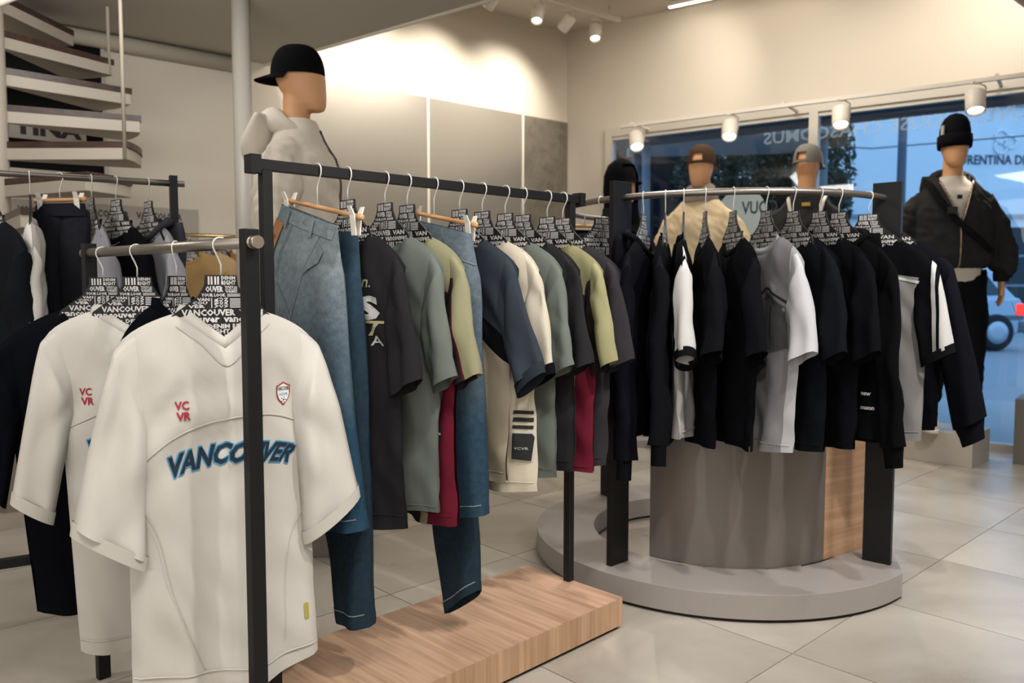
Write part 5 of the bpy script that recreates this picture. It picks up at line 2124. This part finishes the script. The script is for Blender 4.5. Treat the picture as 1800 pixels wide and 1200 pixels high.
def top_garment(t, name, m, seed, rings=None, out=0.0, a=0.012, vox=0.009, cut=None, cuffm=None):
    """torso and sleeves grown together into one surface, open at neck and hem"""
    rings = rings or SWEAT
    b = MB()
    R = catm([(r[1], r[2], r[0]) for r in rings], 30)
    Cy = catm([((r[3] if len(r) > 3 else 0), 0, r[0]) for r in rings], 30)
    b.loft([sr(0, 40, q.x, q.y, 0, Cy[k].x, q.z, 2.25) for k, q in enumerate(R)])
    for s in (-1, 1):
        P = catm([(s * 0.09, 0.005, 1.440), (s * 0.165, 0.008, 1.395), (s * (0.222 + out * .4), 0.012, 1.29), (s * (0.258 + out), 0.018, 1.16), (s * (0.272 + out), -0.02, 1.04), (s * (0.274 + out * .6), -0.045, 0.985), (s * 0.271, -0.05, 0.955)], 26)
        Rr = [v.x for v in catm([(r, 0, 0) for r in (0.060, 0.072, 0.077, 0.078, 0.078, 0.066, 0.042)], 26)]
        b.tube(P, Rr, 20)
    o = b.obj('tmp_top', m, None, fix=True)
    md = o.modifiers.new('r', 'REMESH')
    md.mode = 'VOXEL'
    md.voxel_size = vox
    md.use_smooth_shade = True
    sm = o.modifiers.new('s', 'SMOOTH')
    sm.iterations = 6
    sm.factor = 0.5
    dg = bpy.context.evaluated_depsgraph_get()
    me = bpy.data.meshes.new_from_object(o.evaluated_get(dg))
    bpy.data.objects.remove(o)
    z0 = rings[0][0]
    bm = bmesh.new()
    bm.from_mesh(me)
    for v in bm.verts:
        p, n_ = v.co.copy(), v.normal.copy()
        arm = abs(p.x) > 0.215
        k = 1.35 if arm else 1.0
        fr = 1.0 if p.z < 1.42 else max(0.2, 1 - (p.z - 1.42) * 7)
        w = noise.noise(Vector((p.x * 7 + seed, p.y * 7, p.z * (9 if arm else 4)))) + 0.7 * noise.noise(Vector((p.x * 12 + p.z * 7, p.y * 12 - p.z * 5, p.z * 9 + seed)))
        w += 0.5 * noise.noise(Vector((p.x * 26, p.y * 26 + seed, p.z * 30 + p.x * 20)))
        v.co = p + n_ * a * k * fr * w
    kill = [f for f in bm.faces if (f.calc_center_median().z > 1.548 and hypot(f.calc_center_median().x, f.calc_center_median().y - 0.01) < 0.077)
            or (f.calc_center_median().z < z0 + 0.010 and abs(f.calc_center_median().x) < 0.19) or (cut and cut(f.calc_center_median()))]
    bmesh.ops.delete(bm, geom=kill, context='FACES')
    bm.to_mesh(me)
    bm.free()
    for p in me.polygons:
        p.use_smooth = True
    if not me.materials:
        me.materials.append(m)
    ob = link(name, me, t)
    for s in (-1, 1):
        b = MB()
        b.loft([sr(0, 20, r, r, s * 0.270, -0.052, z) for z, r in ((0.985, 0.040), (0.965, 0.046), (0.925, 0.043), (0.915, 0.037))], 0, cap=False)
        b.obj('cuff', cuffm or m, ob)
    return ob


def front_path(ob, pts, lift=0.002):
    me = ob.data
    bv = BVHTree.FromPolygons([v.co.copy() for v in me.vertices], [tuple(p.vertices) for p in me.polygons])
    out = []
    for x, z in pts:
        h = bv.ray_cast(Vector((x, -0.6, z)), Vector((0, 1, 0)))
        if h[0] is not None and h[0].y < 0.0:
            out.append((x, h[0].y - lift, z))
    return out


def trousers(t, m, seed, wide=1.0):
    for s in (-1, 1):
        limb([(s * 0.082, 0.01, 0.98), (s * 0.092, 0.01, 0.86), (s * 0.108, 0.0, 0.66), (s * 0.112, -0.005, 0.45), (s * 0.114, 0.01, 0.25), (s * 0.112, 0.015, 0.17), (s * 0.110, 0.015, 0.145)],
             [0.108 * wide, 0.112 * wide, 0.106 * wide, 0.094 * wide, 0.090 * wide, 0.078 * wide, 0.055], seed + s, 0.012, 24, 40).obj('trouser_leg', m, t)


def sneakers(t, m):
    sole = mat('shoe_sole', '#dcd8d0', 0.6)
    for s in (-1, 1):
        b = MB()
        pr = [(0.000, 0.050, 0.150, -0.052), (0.02, 0.052, 0.155, -0.052), (0.045, 0.049, 0.148, -0.05), (0.07, 0.046, 0.115, -0.025), (0.10, 0.044, 0.075, 0.010), (0.15, 0.045, 0.06, 0.022), (0.18, 0.046, 0.058, 0.022)]
        b.loft([sr(0, 26, rx, ry, s * 0.114, cy, z + 0.022, 2.5) for z, rx, ry, cy in pr])
        so_n = b.obj('sneaker', m, t)
        b = MB()
        b.loft([sr(0, 26, 0.054, 0.158, s * 0.114, -0.052, z, 2.5) for z in (0.0, 0.028)])
        b.obj('sole', sole, so_n)


def hood_down(t, m, seed, big=1.0):
    b = MB()
    pts, rr = [], []
    for k in range(29):
        a = radians(-78 + k * (336 - 0) / 28 * 0.955 - 1)
        x = 0.095 * sin(a) * 1.05
        fr = cos(a)
        y = 0.01 - 0.100 * fr if fr > 0 else 0.01 - 0.105 * fr
        z = 1.535 - 0.06 * max(0, fr) + 0.035 * max(0, -fr)
        pts.append((x, y, z))
        rr.append((0.018 + 0.030 * max(0, -fr + 0.3)) * big)
    pts = [pts[i] for i in range(29)]
    # from front left round the nape to front right
    order = sorted(range(29), key=lambda i: 0)
    P = []
    for k in range(29):
        a = radians(25 + k * 310 / 28)
        fr = cos(a)
        P.append((0.105 * sin(a), 0.01 - 0.095 * fr, 1.520 - 0.075 * max(0, fr) + 0.045 * max(0, -fr)))
    R_ = [(0.020 + 0.028 * max(0, -cos(radians(25 + k * 310 / 28)) + 0.25)) * big for k in range(29)]
    b.tube(P, R_, 14)
    rings = []
    for j in range(14):
        v = j / 13
        w = 0.15 * sqrt(max(0.02, 1 - (1.25 * v - 0.25) ** 2)) * big
        d = (0.055 * sin(pi * min(1, v * 0.9 + 0.1)) + 0.012) * big
        rings.append(sr(0, 28, max(w, 0.02), d, 0, 0.125 + 0.035 * sin(pi * v), 1.575 - 0.27 * v))
    b.loft(rings)
    b.v = [tuple(Vector(v) + Vector((1, 1, 0.5)) * wr(v, seed, 0.007)) for v in b.v]
    return b.obj('hood', m, t)


def cap(t, m, back=False, arch=False, brim_mat=None, yaw=0.0):
    """baseball cap; the peak points to -y, or to +y when worn backwards"""
    root = bpy.data.objects.new('cap', None)
    b = MB()
    rings = []
    n = 36
    for j in range(12):
        v = j / 11
        k = cos(v * pi / 2) ** 0.62 if v < 1 else 0.02
        z = 1.752 + 0.128 * sin(v * pi / 2)
        rings.append(sr(0, n, 0.086 * max(k, 0.03), 0.112 * max(k, 0.03), 0, -0.004, z, 2.2))
    vs = [p for r in rings for p in r]
    fs = []
    for j in range(11):
        for k in range(n):
            a, c = j * n + k, j * n + (k + 1) % n
            if arch:
                am = 2 * pi * (k + 0.5) / n
                sg = 1  # the opening is opposite the peak
                if abs(am - pi / 2) < 0.38 and 0 < j < 4:
                    continue
            fs.append((a, c, c + n, a + n))
    b.add(vs, fs, 0, True)
    b.add([(0.012 * cos(k * pi / 5), -0.004 + 0.012 * sin(k * pi / 5), 1.882) for k in range(10)], [tuple(range(10))])
    co = b.obj('cap', m, t)
    b = MB()
    R1, R2 = [], []
    for j in range(7):
        v = j / 6
        for k in range(17):
            a = radians(-180 + 10 + k * 10)
            r1x, r1y = 0.084, 0.108
            ext = 0.075 * sin(radians(10 + k * 10)) ** 0.8 * v
            x, y = r1x * cos(a) * (1 + 0.03 * v), r1y * sin(a) - 0.004 - ext
            z = 1.757 - 0.018 * v - 0.9 * (x * x) * v
            R1.append((x, y, z))
            R2.append((x, y, z - 0.004))
    fs = []
    for j in range(6):
        for k in range(16):
            a = j * 17 + k
            fs.append((a, a + 17, a + 18, a + 1))
    b.add(R1, fs, 0, True)
    b.add(R2, [f[::-1] for f in fs], 0, True)
    b.obj('peak', brim_mat or m, co)
    if arch:
        b = MB()
        b.tube([(0.0875 * cos(radians(a)), 0.113 * sin(radians(a)) - 0.004, 1.756) for a in range(60, 121, 6)], 0.008, 6, flat=0.3)
        b.obj('strap', m, co)
    if back:
        for o in [co]:
            o.rotation_euler = (0, 0, pi)
            o.location = (0, 0.0, 0)
    if yaw:
        co.rotation_euler.z += yaw
    bpy.data.objects.remove(root)
    return co


def mannequin(label, loc, face):
    """face: heading in degrees, 0 = towards -Y, +90 = towards +X"""
    t = thing('mannequin', label, 'mannequin', loc, radians(face), 'clothed shop mannequins')
    link('body', BODY, t)
    return t


def plain_plinth(label, x, y, h):
    q = MB()
    q.box((-0.25, -0.25, 0), (0.25, 0.25, h))
    return tag(q.obj('mannequin_plinth', M_GREYP, None, (x, y, 0), bevel=0.002), label, 'plinth')


# 1: cream zip hoodie, black cap worn backwards
X, Y, Z = -0.885, 3.42, 0.20
plain_plinth('grey plinth under the mannequin in the cream hoodie', X, Y, Z)
t = mannequin('mannequin in a cream zip hoodie with a black cap worn backwards', (X, Y, Z), 88)
CRM = cloth('cream_fleece', '#cec6b8', var=0.04)
hd1 = top_garment(t, 'hoodie', CRM, 4, [(0.80, 0.19, 0.15), (0.84, 0.205, 0.17)] + [(z, rx * 1.03, ry * 1.12, 0.01) for z, rx, ry, *_ in SWEAT[3:6]] + SWEAT[6:], 0.005, 0.014)
hood_down(t, CRM, 6, 1.1)
b = MB()
b.tube(front_path(hd1, [(0.0, 0.83 + k * 0.02) for k in range(36)]), 0.006, 6)
b.obj('zip', mat('zip_dark', '#2a2e33', 0.5), t)
trousers(t, cloth('stone_trousers', '#8a8378'), 7)
sneakers(t, cloth('white_leather', '#cfcac2', bump=0.05))
cap(t, cloth('black_twill', '#0e0e10'), back=True)

# 2: cream sweatshirt, brown cap backwards, patterned neckerchief
X, Y, Z = 1.20, 5.18, 0.10
plain_plinth('low grey plinth under the mannequin in the cream sweatshirt', X, Y, Z)
t = mannequin('mannequin in a cream sweatshirt, brown cap worn backwards and patterned neckerchief', (X, Y, Z), -28)
CR2 = cloth('sand_fleece', '#d8c5a3', var=0.04)
top_garment(t, 'sweatshirt', CR2, 14)
b = MB()
b.loft([sr(0, 26, rx, ry, 0, 0.008 + dy, z) for z, rx, ry, dy in ((1.52, 0.112, 0.104, -0.008), (1.555, 0.108, 0.104, -0.012), (1.59, 0.098, 0.096, -0.012), (1.62, 0.080, 0.082, -0.006), (1.63, 0.066, 0.07, 0))], 0, cap=False)
b.v = [tuple(Vector(v) + Vector((1, 1, 0.4)) * wr(v, 8, 0.012)) for v in b.v]
b.obj('neckerchief', mat('paisley', '#8a7f76', 0.9, var=0.5, vscale=60), t)
trousers(t, cloth('stone_trousers', '#8a8378'), 17)
sneakers(t, cloth('white_leather', '#cfcac2', bump=0.05))
cap(t, cloth('brown_twill', '#4b3a2d'), back=True, arch=True, brim_mat=cloth('tan_twill', '#8a6f55'))

# 3: back view, grey cap, dark sweatshirt with pale strap harness and small bag
X, Y, Z = 1.905, 5.27, 0.12
plain_plinth('low grey plinth under the mannequin with the grey cap', X, Y, Z)
t = mannequin('mannequin seen from behind in a grey cap, dark sweatshirt and strapped bag', (X, Y, Z), 158)
DK = cloth('dark_fleece', '#2b2b2d')
top_garment(t, 'sweatshirt', DK, 24)
b = MB()
for s in (-1, 1):
    P_ = catm([(s * 0.11, -0.02, 1.545), (s * 0.105, 0.10, 1.51), (s * 0.085, 0.158, 1.42), (s * 0.06, 0.172, 1.34), (s * 0.05, 0.176, 1.30)], 16)
    b.tube(P_, 0.012, 6, flat=0.4)
b.obj('strap', mat('pale_strap', '#a9a39a', 0.7), t)
b = MB()
b.loft([sr(0, 26, rx, ry, 0, 0.215, z, 2.6) for z, rx, ry in ((1.02, 0.04, 0.02), (1.04, 0.10, 0.045), (1.12, 0.125, 0.055), (1.22, 0.125, 0.055), (1.30, 0.10, 0.045), (1.335, 0.05, 0.02))])
b.obj('bag', cloth('black_nylon', '#101012'), t)
b = MB()
b.box((-0.025, 0.094, 1.475), (0.025, 0.098, 1.497))
lt = b.obj('label_tag', mat('tag_yellow', '#b99a2c', 0.6), t)
lt.location = (0, 0.022, 0.0)
trousers(t, cloth('black_jersey', '#131417'), 27)
sneakers(t, cloth('white_leather', '#cfcac2', bump=0.05))
cap(t, cloth('grey_twill', '#77746f'), arch=True, yaw=radians(-22))

# 4: beanie, open charcoal zip hoodie over a white t-shirt, black joggers, white shoes
X, Y, Z = 2.70, 5.0, 0.20
t = mannequin('mannequin in a black beanie, open charcoal zip hoodie and black joggers', (X, Y, Z), -12)
CH4 = cloth('washed_charcoal', '#2c2c2d')
TE = cloth('white_tee', '#c3bdb3', var=0.04)
torso([(0.91, 0.178, 0.135), (0.95, 0.182, 0.14), (1.10, 0.172, 0.135), (1.30, 0.188, 0.135), (1.42, 0.186, 0.118), (1.49, 0.135, 0.09, 0.006), (1.535, 0.080, 0.074, 0.01), (1.555, 0.070, 0.067, 0.012)], 33, 0.006).obj('t_shirt', TE, t)
HO = [(0.985, 0.170, 0.140), (1.0, 0.182, 0.150), (1.04, 0.222, 0.178), (1.15, 0.232, 0.180), (1.30, 0.230, 0.172), (1.38, 0.210, 0.150), (1.445, 0.188, 0.126), (1.505, 0.142, 0.106, 0.006), (1.545, 0.104, 0.094, 0.01), (1.57, 0.094, 0.088, 0.012)]
hd4 = top_garment(t, 'hoodie', CH4, 34, HO, 0.020, 0.013, 0.008, lambda c: c.y < 0.02 and c.z > 1.27 and abs(c.x) < 0.088 * (c.z - 1.27) / 0.25, cloth('charcoal_rib', '#1d1c1d'))
hood_down(t, CH4, 36, 1.0)
b = MB()
b.tube(front_path(hd4, [(0.0, 1.0 + k * 0.015) for k in range(18)]), 0.005, 6)
for sg in (-1, 1):
    b.tube(front_path(hd4, [(sg * (0.006 + 0.088 * k / 16), 1.27 + 0.25 * k / 16) for k in range(17)]), 0.004, 6)
b.obj('zip', mat('zip_metal', '#a58f80', 0.35, 0.8), t)
b = MB()
b.tube(catm([(-0.150, 0.04, 1.535), (-0.155, -0.08, 1.505), (-0.115, -0.168, 1.40), (-0.02, -0.205, 1.27), (0.09, -0.200, 1.17), (0.19, -0.12, 1.09), (0.225, 0.02, 1.06), (0.15, 0.18, 1.15), (0.0, 0.2, 1.32), (-0.13, 0.13, 1.50)], 60), 0.022, 8, flat=0.25)
b.obj('cross_strap', cloth('black_webbing', '#17161a'), t)
b = MB()
b.box((-0.055, -0.222, 1.315), (0.0, -0.200, 1.355))
bk = b.obj('buckle', mat('black_plastic', '#0d0d0f', 0.4), t)
bk.location = (-0.03, 0.012, 0)
b = MB()
b.box((-0.014, -0.1425, 1.408), (0.014, -0.140, 1.432))
pk = b.obj('print_square', INKK, t)
pk.location = (0.0, 0.004, 0)
trousers(t, cloth('black_jersey', '#131417'), 37, 1.08)
torso([(0.80, 0.16, 0.11), (0.84, 0.182, 0.128), (0.92, 0.186, 0.135), (0.98, 0.176, 0.128), (1.0, 0.165, 0.12)], 38, 0.004).obj('trouser_seat', cloth('black_jersey', '#131417'), t)
sneakers(t, cloth('white_leather', '#cfcac2', bump=0.05))
b = MB()
rings = []
for z, k in ((1.735, 1.0), (1.78, 1.0), (1.83, 0.98), (1.87, 0.9), (1.905, 0.72), (1.925, 0.45), (1.935, 0.12)):
    rings.append(sr(0, 34, 0.084 * k, 0.108 * k, 0, -0.004, z, 2.2))
b.loft(rings, 0)
be = b.obj('beanie', cloth('black_knit', '#121216'), t)
b = MB()
b.loft([sr(0, 34, 0.084 + d, 0.110 + d, 0, -0.004, z, 2.2) for z, d in ((1.728, 0.0), (1.725, 0.006), (1.76, 0.010), (1.80, 0.009), (1.805, 0.002))], 0, cap=False)
b.obj('folded_cuff', cloth('black_knit', '#121216'), be)
b = MB()
b.box((-0.088, -0.075, 1.80), (-0.080, -0.035, 1.855))
b.obj('woven_label', mat('label_pale', '#b8afa2', 0.8), be)

# 5: all-black figure with the hood up
X, Y, Z = 0.755, 5.65, 0.05
plain_plinth('low grey plinth under the black hooded mannequin', X, Y, Z)
t = mannequin('mannequin in black with the hood pulled up over its head', (X, Y, Z), 35)
top_garment(t, 'hoodie', BLK2, 44)
b = MB()
rings = []
for z, rx, y0, y1 in ((1.47, 0.17, -0.11, 0.13), (1.53, 0.125, -0.125, 0.13), (1.60, 0.108, -0.125, 0.125), (1.70, 0.112, -0.128, 0.135), (1.80, 0.108, -0.122, 0.13), (1.87, 0.085, -0.095, 0.10), (1.905, 0.045, -0.05, 0.06), (1.915, 0.01, -0.01, 0.02)):
    rings.append([(x_, y_, z_) for x_, y_, z_ in sr(0, 36, rx, (y1 - y0) / 2, 0, (y0 + y1) / 2, z, 2.1)])
vs = [p for r in rings for p in r]
fs = []
for j in range(len(rings) - 1):
    for k in range(36):
        a, c = j * 36 + k, j * 36 + (k + 1) % 36
        am = 2 * pi * (k + 0.5) / 36
        if abs(am - 1.5 * pi) < 0.62 and 1 < j < 5:
            continue
        fs.append((a, c, c + 36, a + 36))
b.add(vs, fs, 0, True)
b.v = [tuple(Vector(v) + Vector((1, 1, 0.3)) * wr(v, 9, 0.008)) for v in b.v]
b.obj('hood', BLK2, t)
trousers(t, cloth('black_jersey', '#131417'), 47)
sneakers(t, cloth('white_leather', '#cfcac2', bump=0.05))
cap(t, cloth('black_twill', '#0e0e10'))
